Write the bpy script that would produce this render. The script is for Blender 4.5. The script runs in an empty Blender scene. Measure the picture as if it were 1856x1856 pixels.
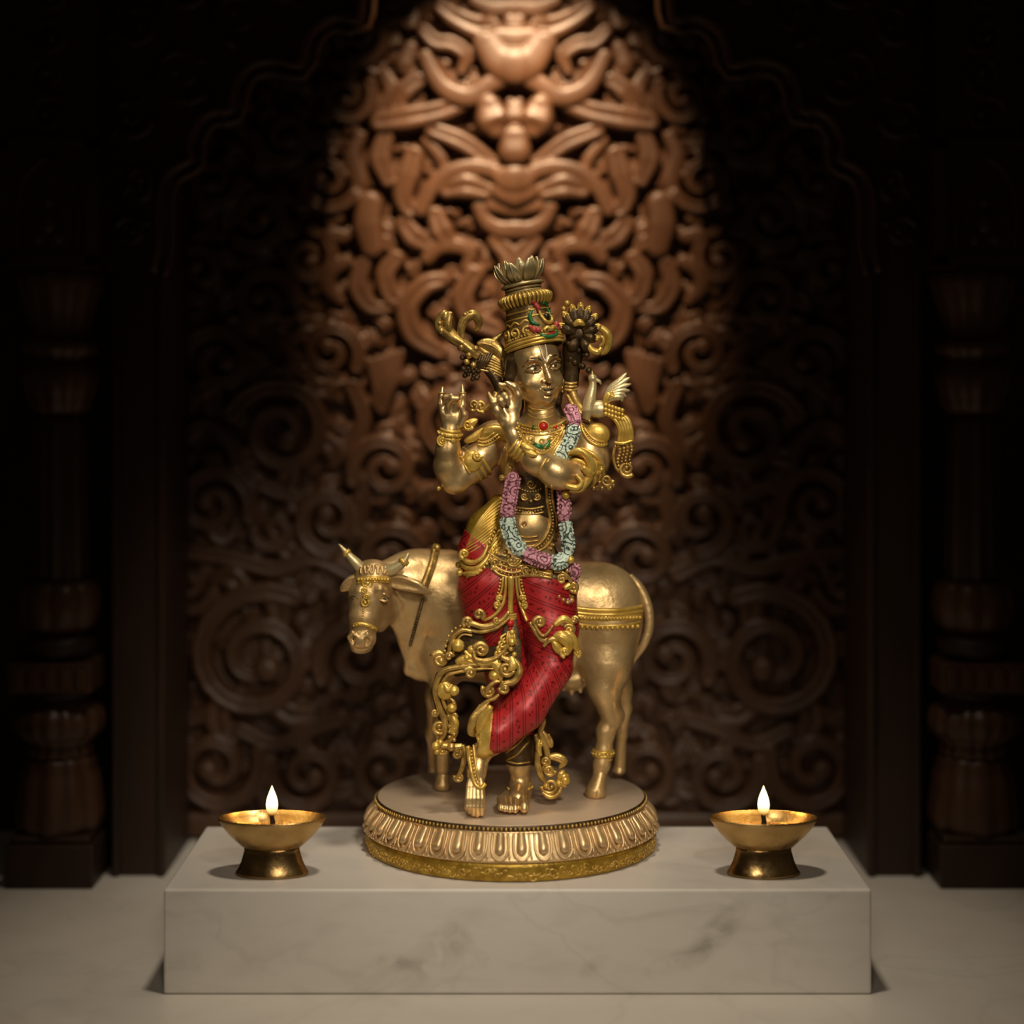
import bpy, bmesh, math, random
import numpy as np
from mathutils import Vector, Matrix
random.seed(7)
SC = bpy.context.scene
COL = SC.collection
PI = math.pi

# ------------------------------------------------------------------ camera, world, light, exposure
F = 3130.0            # focal length in pixels of the 1856 px frame
CX, HY = 928.0, 683.0 # principal column, horizon row
CH = 0.785            # lens height above the marble floor
Z0 = 2.34             # distance of the figurine
S = Z0 / F

cam = bpy.data.cameras.new('camera')
cam.sensor_width = 36.0
cam.lens = 36.0 * F / 1856.0
cam.shift_y = -(928.0 - HY) / 1856.0
cam.clip_start = 0.05
cam.dof.use_dof = True
cam.dof.focus_distance = 2.31
cam.dof.aperture_fstop = 1.08
camo = bpy.data.objects.new('camera', cam); COL.objects.link(camo)
camo.location = (0, 0, CH); camo.rotation_euler = (PI / 2, 0, 0)
SC.camera = camo

w = bpy.data.worlds.new('dim_room'); SC.world = w; w.use_nodes = True
w.node_tree.nodes['Background'].inputs[0].default_value = (1.0, 0.72, 0.45, 1)
w.node_tree.nodes['Background'].inputs[1].default_value = 0.017
SC.view_settings.view_transform = 'Standard'
SC.view_settings.look = 'None'
SC.view_settings.gamma = 1.0
SC.view_settings.use_curve_mapping = False
SC.view_settings.exposure = 0.0

def area(name, loc, target, size, power, col, spread=180):
    l = bpy.data.lights.new(name, 'AREA'); l.shape = 'DISK'; l.size = size
    l.energy = power; l.color = col; l.spread = math.radians(spread)
    o = bpy.data.objects.new(name, l); COL.objects.link(o); o.location = loc
    o.rotation_euler = (Vector(target) - Vector(loc)).to_track_quat('-Z', 'Y').to_euler()
    return o
def spot(name, loc, target, power, col, angle, blend, rad):
    l = bpy.data.lights.new(name, 'SPOT'); l.energy = power; l.color = col
    l.spot_size = math.radians(angle); l.spot_blend = blend; l.shadow_soft_size = rad
    o = bpy.data.objects.new(name, l); COL.objects.link(o); o.location = loc
    o.rotation_euler = (Vector(target) - Vector(loc)).to_track_quat('-Z', 'Y').to_euler()
    return o
spot('overhead_lamp', (0.03, 1.95, 2.25), (0.0, 2.28, 0.20), 60.0, (1.0, 0.86, 0.67), 50, .8, .10)
spot('plinth_fill', (0.0, 0.55, 0.95), (0.0, 2.2, -0.02), 31.0, (1.0, 0.88, 0.71), 39, .8, .16)  # added soft fill from the front for plinth face and floor
spot('figure_lamp', (0.42, 0.75, 1.55), (0.01, 2.34, 0.52), 84.0, (1.0, 0.89, 0.72), 25, .6, .14)
spot('side_fill', (-0.75, 1.0, 1.15), (0.0, 2.36, 0.48), 9.0, (1.0, 0.84, 0.62), 26, .7, .14)  # added weak fill on the figurine's left side
spot('niche_spotlight', (0.006, 2.22, 1.95), (0.006, 2.94, 1.06), 285.0, (1.0, 0.68, 0.40), 36, 1.0, 0.012)

# ------------------------------------------------------------------ helpers
def link(name, me, mats, parent=None, origin=(0, 0, 0), smooth=True):
    for m in (mats if isinstance(mats, (list, tuple)) else [mats]): me.materials.append(m)
    o = bpy.data.objects.new(name, me); COL.objects.link(o)
    if smooth: me.polygons.foreach_set('use_smooth', np.ones(len(me.polygons), bool))
    if parent is not None: o.parent = parent
    else: o.location = origin
    me.update(); return o
def tag(o, label, cat, group=None, kind=None):
    o['label'] = label; o['category'] = cat
    if group: o['group'] = group
    if kind: o['kind'] = kind
    return o
def empty(name, loc):
    o = bpy.data.objects.new(name, None); COL.objects.link(o); o.location = loc; o.empty_display_size = .05; return o
def wroot(o):   # world place of an object's own frame
    p = Vector((0, 0, 0))
    while o is not None: p += o.location; o = o.parent
    return np.array(p)

class MB:
    """collects swept, lathed and blob shapes; build() links them as one mesh"""
    def __init__(s, conv=None): s.v = []; s.f = []; s.n = 0; s.conv = conv; s.m = []; s.mi = 0
    def add(s, v, f):
        s.v.append(np.asarray(v, float).reshape(-1, 3)); s.f += [tuple(i + s.n for i in q) for q in f]
        s.m += [s.mi] * len(f); s.n += len(s.v[-1])
    def sweep(s, p, rw, rt=None, nrm=(0, 0, -1), n=10, closed=False, caps=True):
        p = np.asarray(p, float); N = len(p)
        rw = np.broadcast_to(np.asarray(rw, float), (N,)); rt = rw if rt is None else np.broadcast_to(np.asarray(rt, float), (N,))
        if closed: T = np.roll(p, -1, 0) - np.roll(p, 1, 0)
        else: T = np.gradient(p, axis=0)
        T /= np.linalg.norm(T, axis=1, keepdims=True) + 1e-9
        nr = np.broadcast_to(np.asarray(nrm, float), (N, 3)).copy()
        bad = np.abs((nr * T).sum(1)) > .97
        nr[bad] += np.array((.5, .3, 0))
        sd = np.cross(T, nr); sd /= np.linalg.norm(sd, axis=1, keepdims=True) + 1e-9
        nn = np.cross(sd, T)
        a = np.arange(n) * 2 * PI / n
        v = p[:, None, :] + sd[:, None, :] * (np.cos(a)[None, :, None] * rw[:, None, None]) + nn[:, None, :] * (np.sin(a)[None, :, None] * rt[:, None, None])
        f = []
        M = N if closed else N - 1
        for i in range(M):
            j = (i + 1) % N
            for k in range(n):
                l = (k + 1) % n
                f.append((i * n + k, i * n + l, j * n + l, j * n + k))
        vv = v.reshape(-1, 3)
        if not closed and caps:
            f.append(tuple(range(n - 1, -1, -1))); f.append(tuple((N - 1) * n + k for k in range(n)))
        s.add(vv, f)
    def ball(s, c, r, n=8, m=6, R=None):
        r = np.broadcast_to(np.asarray(r, float), (3,))
        v = [(0, 0, 1)]
        for i in range(1, m):
            t = PI * i / m
            for k in range(n): v.append((math.sin(t) * math.cos(2 * PI * k / n), math.sin(t) * math.sin(2 * PI * k / n), math.cos(t)))
        v.append((0, 0, -1)); v = np.array(v) * r
        if R is not None: v = v @ np.asarray(R).T
        f = [(0, 1 + k, 1 + (k + 1) % n) for k in range(n)]
        for i in range(m - 2):
            for k in range(n):
                a = 1 + i * n + k; b = 1 + i * n + (k + 1) % n
                f.append((a, a + n, b + n, b))
        e = len(v) - 1
        f += [(e, 1 + (m - 2) * n + (k + 1) % n, 1 + (m - 2) * n + k) for k in range(n)]
        s.add(v + np.asarray(c, float), f)
    def lathe(s, prof, c=(0, 0, 0), R=None, n=48, sx=1, sy=1, mod=None, closed=False):
        """prof (t, r) along the local z axis"""
        P = len(prof); v = []
        for t, r in prof:
            for k in range(n):
                a = 2 * PI * k / n
                rr = r * (mod(a, t) if mod else 1)
                v.append((rr * math.cos(a) * sx, rr * math.sin(a) * sy, t))
        v = np.array(v)
        if R is not None: v = v @ np.asarray(R).T
        f = []
        for i in range(P - 1 + (1 if closed else 0)):
            for k in range(n):
                l = (k + 1) % n; j = (i + 1) % P
                f.append((i * n + k, i * n + l, j * n + l, j * n + k))
        if not closed:
            f.append(tuple(range(n - 1, -1, -1))); f.append(tuple((P - 1) * n + k for k in range(n)))
        s.add(v + np.asarray(c, float), f)
    def box(s, lo, hi):
        x0, y0, z0 = lo; x1, y1, z1 = hi
        v = [(x0, y0, z0), (x1, y0, z0), (x1, y1, z0), (x0, y1, z0), (x0, y0, z1), (x1, y0, z1), (x1, y1, z1), (x0, y1, z1)]
        s.add(v, [(0, 3, 2, 1), (4, 5, 6, 7), (0, 1, 5, 4), (1, 2, 6, 5), (2, 3, 7, 6), (3, 0, 4, 7)])
    def build(s, name, mats, parent=None, origin=(0, 0, 0), smooth=True, bevel=0):
        v = np.concatenate(s.v)
        if s.conv: v = s.conv(v)
        org = wroot(parent) if parent is not None else np.asarray(origin, float)
        me = bpy.data.meshes.new(name); me.from_pydata((v - org).tolist(), [], s.f)
        me.polygons.foreach_set('material_index', np.array(s.m, np.int32))
        bm = bmesh.new(); bm.from_mesh(me); bmesh.ops.recalc_face_normals(bm, faces=bm.faces); bm.to_mesh(me); bm.free()
        o = link(name, me, mats, parent, origin, smooth)
        if bevel:
            b = o.modifiers.new('bevel', 'BEVEL'); b.width = bevel; b.segments = 3; b.limit_method = 'ANGLE'; b.angle_limit = .6
        return o

def cr(P, n=8):
    """smooth curve through the points"""
    P = np.asarray(P, float)
    if len(P) < 3: 
        t = np.linspace(0, 1, n + 1)[:, None]; return P[0] + (P[-1] - P[0]) * t
    Q = np.vstack([2 * P[0] - P[1], P, 2 * P[-1] - P[-2]]); out = []
    for i in range(1, len(Q) - 2):
        p0, p1, p2, p3 = Q[i - 1], Q[i], Q[i + 1], Q[i + 2]
        for t in np.arange(n) / n:
            out.append(.5 * ((2 * p1) + (p2 - p0) * t + (2 * p0 - 5 * p1 + 4 * p2 - p3) * t * t + (3 * p1 - p0 - 3 * p2 + p3) * t ** 3))
    out.append(P[-1]); return np.array(out)
def spiral(cx, cy, r, a0, turns, sgn=1, r_end=.16, n=None):
    n = n or max(10, int(18 * turns))
    t = np.linspace(0, 1, n); a = math.radians(a0) + sgn * t * turns * 2 * PI
    rr = r * (1 - (1 - r_end) * t ** .85)
    return np.stack([cx + rr * np.cos(a), cy + rr * np.sin(a)], 1)

# ------------------------------------------------------------------ materials
def newmat(name):
    m = bpy.data.materials.new(name); m.use_nodes = True
    nt = m.node_tree; return m, nt, nt.nodes['Principled BSDF']
def nd(nt, t, **kw):
    n = nt.nodes.new(t)
    for k, v in kw.items():
        if isinstance(k, str) and hasattr(n, k): setattr(n, k, v)
    return n
def mixc(nt, fac, a, b, mode='MIX'):
    n = nt.nodes.new('ShaderNodeMix'); n.data_type = 'RGBA'; n.blend_type = mode
    for s, v in ((n.inputs[0], fac), (n.inputs[6], a), (n.inputs[7], b)):
        if isinstance(v, bpy.types.NodeSocket): nt.links.new(v, s)
        elif isinstance(v, (int, float)): s.default_value = v
        else: s.default_value = (*v, 1) if len(v) == 3 else v
    return n.outputs[2]
def ramp(nt, fac, stops):
    n = nt.nodes.new('ShaderNodeValToRGB'); nt.links.new(fac, n.inputs[0])
    el = n.color_ramp.elements
    while len(el) < len(stops): el.new(.5)
    for e, (p, c) in zip(el, stops):
        e.position = p; e.color = (c, c, c, 1) if isinstance(c, (int, float)) else (*c, 1)
    return n.outputs[0]
def coord(nt, scale=(1, 1, 1)):
    t = nt.nodes.new('ShaderNodeTexCoord'); mp = nt.nodes.new('ShaderNodeMapping'); mp.inputs['Scale'].default_value = scale
    nt.links.new(t.outputs['Object'], mp.inputs[0]); return mp.outputs[0]
def noise(nt, vec, scale, detail=4, dist=0, rough=.5):
    n = nt.nodes.new('ShaderNodeTexNoise'); n.inputs['Scale'].default_value = scale; n.inputs['Detail'].default_value = detail
    n.inputs['Distortion'].default_value = dist; n.inputs['Roughness'].default_value = rough
    nt.links.new(vec, n.inputs['Vector']); return n.outputs['Fac']
def bump(nt, b, h, dist, strength=1.0):
    n = nt.nodes.new('ShaderNodeBump'); n.inputs['Distance'].default_value = dist; n.inputs['Strength'].default_value = strength
    nt.links.new(h, n.inputs['Height']); nt.links.new(n.outputs[0], b.inputs['Normal'])
def mth(nt, op, a, b=None, c=None):
    n = nt.nodes.new('ShaderNodeMath'); n.operation = op
    for s, v in zip(n.inputs, (a, b, c)):
        if v is None: continue
        if isinstance(v, bpy.types.NodeSocket): nt.links.new(v, s)
        else: s.default_value = v
    return n.outputs[0]

def metal(name, c1, c2, metallic, rough, nscale=60, bscale=220, bdist=.0006):
    m, nt, b = newmat(name); v = coord(nt)
    k = noise(nt, v, nscale, 5)
    nt.links.new(mixc(nt, ramp(nt, k, [(.35, 0), (.68, 1)]), c1, c2), b.inputs['Base Color'])
    b.inputs['Metallic'].default_value = metallic
    k2 = noise(nt, v, nscale * 1.7, 3)
    nt.links.new(ramp(nt, k2, [(.3, max(0.05, rough - .08)), (.7, rough + .08)]), b.inputs['Roughness'])
    if bdist: bump(nt, b, noise(nt, v, bscale, 4), bdist, .7)
    return m
def paint(name, col, rough=.45, var=.25, metallic=0.0):
    m, nt, b = newmat(name); v = coord(nt)
    nt.links.new(mixc(nt, noise(nt, v, 90, 4), tuple(x * (1 - var) for x in col), tuple(min(1, x * (1 + var)) for x in col)), b.inputs['Base Color'])
    b.inputs['Roughness'].default_value = rough; b.inputs['Metallic'].default_value = metallic
    bump(nt, b, noise(nt, v, 260, 3), .0006, .6)
    return m
M_SKIN = metal('pale_gold', (.60, .40, .17), (.74, .53, .26), .80, .37, 40, 300, .0003)
M_COW = metal('champagne_gold', (.46, .30, .125), (.66, .46, .22), .62, .40, 26, 160, .0009)
M_YEL = metal('bright_gold', (.58, .36, .06), (.76, .52, .13), .5, .36, 70, 260, .0005)
M_OLD = metal('old_gold', (.36, .215, .055), (.72, .48, .14), .66, .36, 90, 260, .0006)
M_DARK = metal('dark_antique_bronze', (.045, .025, .010), (.13, .08, .03), .55, .42, 60, 260, .0008)
M_BRZ = metal('brown_bronze', (.13, .075, .022), (.30, .185, .065), .6, .38, 80, 260, .0008)
M_PALE = metal('silvery_gold', (.56, .44, .21), (.70, .58, .33), .55, .38, 60, 260, .0005)
M_RIM = metal('lotus_gold', (.60, .41, .20), (.80, .58, .31), .62, .36, 30, 260, .0003)
M_PLATE = metal('satin_plate', (.58, .45, .32), (.66, .51, .37), .4, .40, 9, 120, .0001)
M_RED = paint('ruby_red_paint', (.50, .015, .014), .3)
M_GREEN = paint('emerald_green_paint', (.02, .13, .035), .3)
M_CORAL = paint('rose_red_paint', (.42, .05, .045), .4)
M_BLACK = paint('black_enamel', (.012, .008, .006), .25)

def garland_mat(name, base, dark):
    m, nt, b = newmat(name); v = coord(nt)
    vo = nt.nodes.new('ShaderNodeTexVoronoi'); vo.inputs['Scale'].default_value = 85; nt.links.new(v, vo.inputs['Vector'])
    wv = mth(nt, 'SINE', mth(nt, 'MULTIPLY', vo.outputs['Distance'], 17.0))
    k = ramp(nt, mth(nt, 'ADD', wv, 1.0), [(.18, 0), (.5, 1)])
    nt.links.new(mixc(nt, k, dark, base), b.inputs['Base Color'])
    b.inputs['Roughness'].default_value = .5
    bump(nt, b, k, .002, .9); return m
M_PINK = garland_mat('garland_pink', (.60, .27, .34), (.16, .04, .06))
M_MINT = garland_mat('garland_mint', (.55, .66, .56), (.03, .05, .04))

def red_cloth():
    m, nt, b = newmat('crimson_painted_cloth'); v = coord(nt)
    at = nt.nodes.new('ShaderNodeAttribute'); at.attribute_name = 'stripe'
    u = at.outputs['Fac']
    fr = mth(nt, 'FRACT', u)
    l1 = mth(nt, 'LESS_THAN', mth(nt, 'ABSOLUTE', mth(nt, 'SUBTRACT', fr, .08)), .035)
    l2 = mth(nt, 'LESS_THAN', mth(nt, 'ABSOLUTE', mth(nt, 'SUBTRACT', fr, .26)), .035)
    lines = mth(nt, 'MAXIMUM', l1, l2)
    vo = nt.nodes.new('ShaderNodeTexVoronoi'); vo.inputs['Scale'].default_value = 190; nt.links.new(v, vo.inputs['Vector'])
    dots = mth(nt, 'MULTIPLY', mth(nt, 'LESS_THAN', mth(nt, 'ABSOLUTE', mth(nt, 'SUBTRACT', fr, .67)), .17), mth(nt, 'LESS_THAN', vo.outputs['Distance'], .38))
    k = mth(nt, 'MAXIMUM', lines, dots)
    base = mixc(nt, noise(nt, v, 60, 4), (.30, .010, .013), (.50, .026, .03))
    nt.links.new(mixc(nt, mth(nt, 'MULTIPLY', k, .8), base, (.10, .004, .004)), b.inputs['Base Color'])
    b.inputs['Roughness'].default_value = .36; b.inputs['Metallic'].default_value = .15
    bump(nt, b, mth(nt, 'SUBTRACT', 1.0, k), .0014, .9); return m
M_CLOTH = red_cloth()

def wood(name, c1, c2, rough=.42, bd=.0015):
    m, nt, b = newmat(name); v = coord(nt, (1, 1, .25))
    k = noise(nt, v, 14, 6, .6)
    g = noise(nt, coord(nt, (1, 1, .08)), 90, 4)
    c = mixc(nt, ramp(nt, k, [(.3, 0), (.7, 1)]), c1, c2)
    c = mixc(nt, mth(nt, 'MULTIPLY', g, .35), c, tuple(x * .45 for x in c1))
    nt.links.new(c, b.inputs['Base Color']); b.inputs['Roughness'].default_value = rough
    b.inputs['Specular IOR Level'].default_value = .35
    bump(nt, b, g, bd, .4); return m
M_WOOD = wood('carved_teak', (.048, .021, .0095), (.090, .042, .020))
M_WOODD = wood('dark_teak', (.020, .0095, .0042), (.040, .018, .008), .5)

def marble(name, centers=(), tint=(1, 1, 1)):
    m, nt, b = newmat(name); v = coord(nt)
    big = noise(nt, v, 3.2, 5, .8)
    fine = noise(nt, coord(nt, (1, 1, 3)), 14, 6, .5)
    base = mixc(nt, big, tuple(a * t for a, t in zip((.66, .615, .555), tint)), tuple(a * t for a, t in zip((.80, .755, .695), tint)))
    base = mixc(nt, mth(nt, 'MULTIPLY', ramp(nt, fine, [(.48, 0), (.75, 1)]), .35), base, (.54, .49, .42))
    # thin wandering veins
    ve = noise(nt, coord(nt, (1.0, 1.0, 1.6)), 2.4, 6, 1.6)
    vein = ramp(nt, mth(nt, 'ABSOLUTE', mth(nt, 'SUBTRACT', ve, .5)), [(.0, 1), (.022, 0)])
    base = mixc(nt, mth(nt, 'MULTIPLY', vein, .12), base, (.30, .27, .23))
    tc = nt.nodes.new('ShaderNodeTexCoord')
    for (cx, cz, sx, sz, ang, st) in centers:     # smoky grey stains in the stone
        mp = nt.nodes.new('ShaderNodeMapping'); mp.vector_type = 'TEXTURE'
        mp.inputs['Location'].default_value = (cx, 2.194, cz); mp.inputs['Rotation'].default_value = (0, ang, 0); mp.inputs['Scale'].default_value = (sx, .35, sz)
        nt.links.new(tc.outputs['Object'], mp.inputs[0])
        ln = nt.nodes.new('ShaderNodeVectorMath'); ln.operation = 'LENGTH'; nt.links.new(mp.outputs[0], ln.inputs[0])
        g = mth(nt, 'MULTIPLY', ramp(nt, ln.outputs['Value'], [(0, 1), (1, 0)]), ramp(nt, noise(nt, v, 26, 6, .8), [(.36, 0), (.62, 1)]))
        base = mixc(nt, mth(nt, 'MULTIPLY', g, st), base, (.20, .165, .12))
    nt.links.new(base, b.inputs['Base Color'])
    b.inputs['Roughness'].default_value = .33; b.inputs['Specular IOR Level'].default_value = .35
    return m

# ------------------------------------------------------------------ setting: floor, carved wall
def px(x, y, z):   # a point of the place seen at pixel (x, y) at distance z
    return ((x - CX) * z / F, z, CH - (y - HY) * z / F)

M_FLOOR = marble('floor_marble', tint=(.93, .92, .90))
b = MB(); b.box((-2.2, .55, -.08), (2.2, 3.1, 0.0))
o = b.build('floor', M_FLOOR, smooth=False); o['kind'] = 'structure'; o['label'] = 'pale marble floor slab under the plinth'; o['category'] = 'floor'

def relief(x0, x1, y0, y1, step, z, strokes, name, mat, base=0.0, fill=2500):
    """wood carving: a carved board whose surface stands forward along the drawn strokes"""
    nx = int((x1 - x0) / step) + 1; ny = int((y1 - y0) / step) + 1
    gx = x0 + np.arange(nx) * step; gy = y0 + np.arange(ny) * step
    H = np.zeros((ny, nx))
    def put(P, R, hgt, lift, groove):
        P = np.asarray(P, float); R = np.broadcast_to(np.asarray(R, float), (len(P),))
        rm = R.max()
        i0 = max(0, int((P[:, 0].min() - rm - x0) / step)); i1 = min(nx, int((P[:, 0].max() + rm - x0) / step) + 2)
        j0 = max(0, int((P[:, 1].min() - rm - y0) / step)); j1 = min(ny, int((P[:, 1].max() + rm - y0) / step) + 2)
        if i0 >= i1 or j0 >= j1: return
        X, Y = np.meshgrid(gx[i0:i1], gy[j0:j1]); best = np.full(X.shape, 9.0)
        br = np.zeros(X.shape)
        for a in range(len(P) - 1):
            ax, ay = P[a]; dx, dy = P[a + 1] - P[a]; L2 = dx * dx + dy * dy + 1e-9
            t = np.clip(((X - ax) * dx + (Y - ay) * dy) / L2, 0, 1)
            r = R[a] + (R[a + 1] - R[a]) * t
            q = np.hypot(X - ax - t * dx, Y - ay - t * dy) / r
            mk = q < best; best = np.where(mk, q, best); br = np.where(mk, r, br)
        prof = np.where(best < 1, np.sqrt(np.clip(1 - best ** 3.0, 0, 1)), 0)
        if groove: prof = prof * (1 - groove * np.exp(-(best / .28) ** 2))
        h = np.where(best < 1, prof * br * hgt + lift * np.clip((1 - best) * 5, 0, 1), 0)
        H[j0:j1, i0:i1] = np.maximum(H[j0:j1, i0:i1], h)
    for st in strokes: put(*st)
    rng = random.Random(3); H0 = H.copy()
    for wide, rad, hg, lf, gap, num in ((30, 15, .7, 14, 4, fill), (34, 19, .45, 6, 1, fill)):   # leaf curls carved into what is left empty, mirrored
        for _ in range(num):
            i = rng.randrange(nx // 2); j = rng.randrange(ny)
            if H[max(0, j - gap):j + gap + 1, max(0, i - gap):i + gap + 1].max() > 0: continue
            a = rng.uniform(0, 2 * PI); r = rng.uniform(.7, 1.2) * wide; sg = rng.choice((-1, 1)); t = np.linspace(0, 1, 9)
            P = np.stack([gx[i] + r * t * np.cos(a + sg * t * 1.6), gy[j] + r * t * np.sin(a + sg * t * 1.6)], 1)
            R = np.interp(t, [0, .35, 1], [rad * .6, rad, rad * .4]); put(P, R, hg, lf, .25)
            Q = P.copy(); Q[:, 0] = 2 * AX - Q[:, 0]; put(Q, R, hg, lf, .25)
    H += base
    v = np.zeros((ny, nx, 3)); s = z / F
    v[..., 0] = (gx[None, :] - CX) * s; v[..., 1] = z - H * s; v[..., 2] = CH - (gy[:, None] - HY) * s
    idx = np.arange(nx * ny).reshape(ny, nx)
    q = np.stack([idx[:-1, :-1], idx[1:, :-1], idx[1:, 1:], idx[:-1, 1:]], -1).reshape(-1, 4)
    # back face rim so the board has thickness
    me = bpy.data.meshes.new(name); V = v.reshape(-1, 3)
    ring = np.concatenate([idx[0, :-1], idx[:-1, -1], idx[-1, :0:-1], idx[:0:-1, 0]])
    bv = V[ring].copy(); bv[:, 1] = z + .04
    n0 = len(V); m_ = len(ring)
    faces = q.tolist() + [(int(ring[i]), int(ring[(i + 1) % m_]), n0 + (i + 1) % m_, n0 + i) for i in range(m_)] + [tuple(n0 + i for i in range(m_))]
    me.from_pydata(np.vstack([V, bv]).tolist(), [], faces)
    return link(name, me, mat)

AX = 933.0
ST = []
def sym(P, R, hgt=.9, lift=14, groove=0.0, n=7):
    P = cr(P, n) if len(P) > 1 else np.array([P[0], (P[0][0] + .5, P[0][1])])
    R = np.asarray(R, float) * 1.34; lift = lift * 1.25; hgt = hgt * .72
    if R.ndim and len(R) != len(P): R = np.interp(np.linspace(0, 1, len(P)), np.linspace(0, 1, len(R)), R)
    ST.append((P, R, hgt, lift, groove))
    Q = P.copy(); Q[:, 0] = 2 * AX - Q[:, 0]; ST.append((Q, R, hgt, lift, groove))
def scrollwork(cx, cy, r, a0, turns, sgn, th, leaves=True, lift=12):
    th = th * 1.3; lift = lift * 1.5
    P = spiral(cx, cy, r, a0, turns, sgn, .2); R = np.linspace(th, th * .6, len(P))
    for mir in (0, 1):
        Q = P.copy()
        if mir: Q[:, 0] = 2 * AX - Q[:, 0]
        ST.append((Q, R, .9, lift, .25))
        ST.append((np.array([Q[-1], Q[-1] + .5]), np.array([th * 1.15, th * 1.15]), .9, lift, 0))
    if leaves:
        N = len(P)
        for i in range(2, int(N * .62), 3):
            t = P[min(i + 1, N - 1)] - P[i - 1]; t /= np.hypot(*t) + 1e-9
            nrm = np.array([t[1], -t[0]]);
            if np.dot(nrm, P[i] - np.array([cx, cy])) < 0: nrm = -nrm
            a = P[i] + nrm * th * .5; l = r * random.uniform(.3, .48)
            L_ = np.array([a, a + nrm * l * .5 + t * l * .25, a + nrm * l * .75 + t * l * .75, a + nrm * l * .55 + t * l * 1.1])
            sym(L_, [th * .85, th * .95, th * .6, th * .25], .8, lift * .6, .3, 5)
# traced middle of the panel (left half, mirrored)
sym([(880, 85), (905, 118), (933, 128)], [20, 26, 30], .7, 26)
sym([(905, 78), (933, 82)], [20, 22], .7, 24)
sym([(772, 108), (790, 146), (815, 172), (852, 182), (890, 158), (925, 140)], [12, 14, 16, 17, 16, 15], .9, 24)
sym([(852, 184), (800, 206), (742, 218), (690, 226)], [16, 18, 20, 16], .8, 20, .2)
sym([(888, 200), (893, 222), (900, 238)], [20, 26, 18], .95, 24)
sym([(925, 190), (932, 215), (933, 235)], [8, 14, 10], .9, 22)
sym([(930, 256), (931, 278)], [20, 24], .95, 22)
sym([(786, 240), (832, 258), (862, 276), (890, 298)], [14, 16, 15, 13], .8, 18, .2)
sym([(774, 258), (800, 290), (806, 318)], [9, 10, 7], .8, 14)
sym([(765, 384), (786, 342), (818, 316), (862, 308), (908, 318)], [12, 13, 14, 14, 13], .9, 22)
sym([(812, 348), (845, 342), (880, 350)], [15, 21, 16], .9, 20, .2)
sym([(910, 326), (930, 330)], [16, 22], .6, 30)
sym([(908, 350), (933, 358)], [16, 20], .7, 26)
sym([(890, 374), (933, 380)], [12, 16], .8, 20)
sym([(752, 284), (742, 320), (732, 358), (744, 384), (766, 382)], [15, 18, 16, 13, 10], .9, 18, .25)
sym([(868, 378), (880, 402), (905, 418), (933, 420)], [11, 12, 14, 16], .9, 18)
sym([(790, 392), (800, 420), (812, 440)], [14, 18, 14], .9, 16, .2)
sym([(776, 470), (798, 450), (830, 448), (852, 462), (846, 486)], [11, 13, 13, 11, 9], .9, 16)
sym([(735, 410), (752, 432), (776, 446)], [16, 18, 12], .8, 14, .2)
sym([(900, 440), (925, 470), (930, 520), (933, 560)], [14, 18, 22, 24], .8, 16, .2)
sym([(860, 500), (840, 540), (856, 580), (900, 600)], [16, 18, 17, 14], .9, 16, .25)
sym([(800, 510), (770, 520), (740, 560), (752, 610), (800, 640)], [14, 17, 18, 17, 12], .9, 15, .25)
sym([(672, 372), (668, 410), (676, 450)], [20, 22, 18], .7, 18)
sym([(700, 250), (690, 290), (705, 330)], [14, 17, 12], .8, 16, .2)
sym([(655, 250), (640, 285), (652, 330), (640, 372)], [10, 14, 14, 10], .8, 12)
sym([(800, 20), (830, 40), (866, 56), (895, 54)], [12, 18, 22, 14], .9, 20, .2)
sym([(860, 8), (895, 22), (925, 20)], [10, 14, 14], .9, 18)
sym([(925, 45), (932, 70)], [12, 14], .9, 20)
sym([(770, 60), (790, 80), (820, 84), (846, 104), (838, 132)], [12, 14, 14, 13, 8], .8, 16, .2)
sym([(760, 150), (735, 168), (720, 196)], [14, 17, 12], .8, 15, .2)
sym([(745, 90), (735, 120), (750, 140)], [12, 15, 10], .8, 12)
sym([(700, 140), (712, 170), (690, 200)], [12, 15, 11], .8, 12)
sym([(720, 470), (700, 500), (712, 540), (740, 545)], [13, 16, 14, 9], .85, 14, .25)
sym([(660, 480), (650, 520), (672, 556), (706, 560)], [13, 16, 14, 9], .85, 14, .25)
sym([(625, 430), (600, 430), (590, 446)], [12, 14, 9], .9, 14)
sym([(628, 476), (604, 490), (596, 520), (620, 548)], [12, 14, 13, 8], .9, 14)
for k in range(5):       # bunch of drooping petals
    a = math.radians(60 + k * 16)
    sym([(728 - k * 14, 640 + k * 4), (728 - k * 14 - 34 * math.cos(a), 690 + 6 * k), (716 - k * 15 - 44 * math.cos(a), 742 - 4 * k)], [7, 13, 10], .9, 14, .15)
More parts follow.
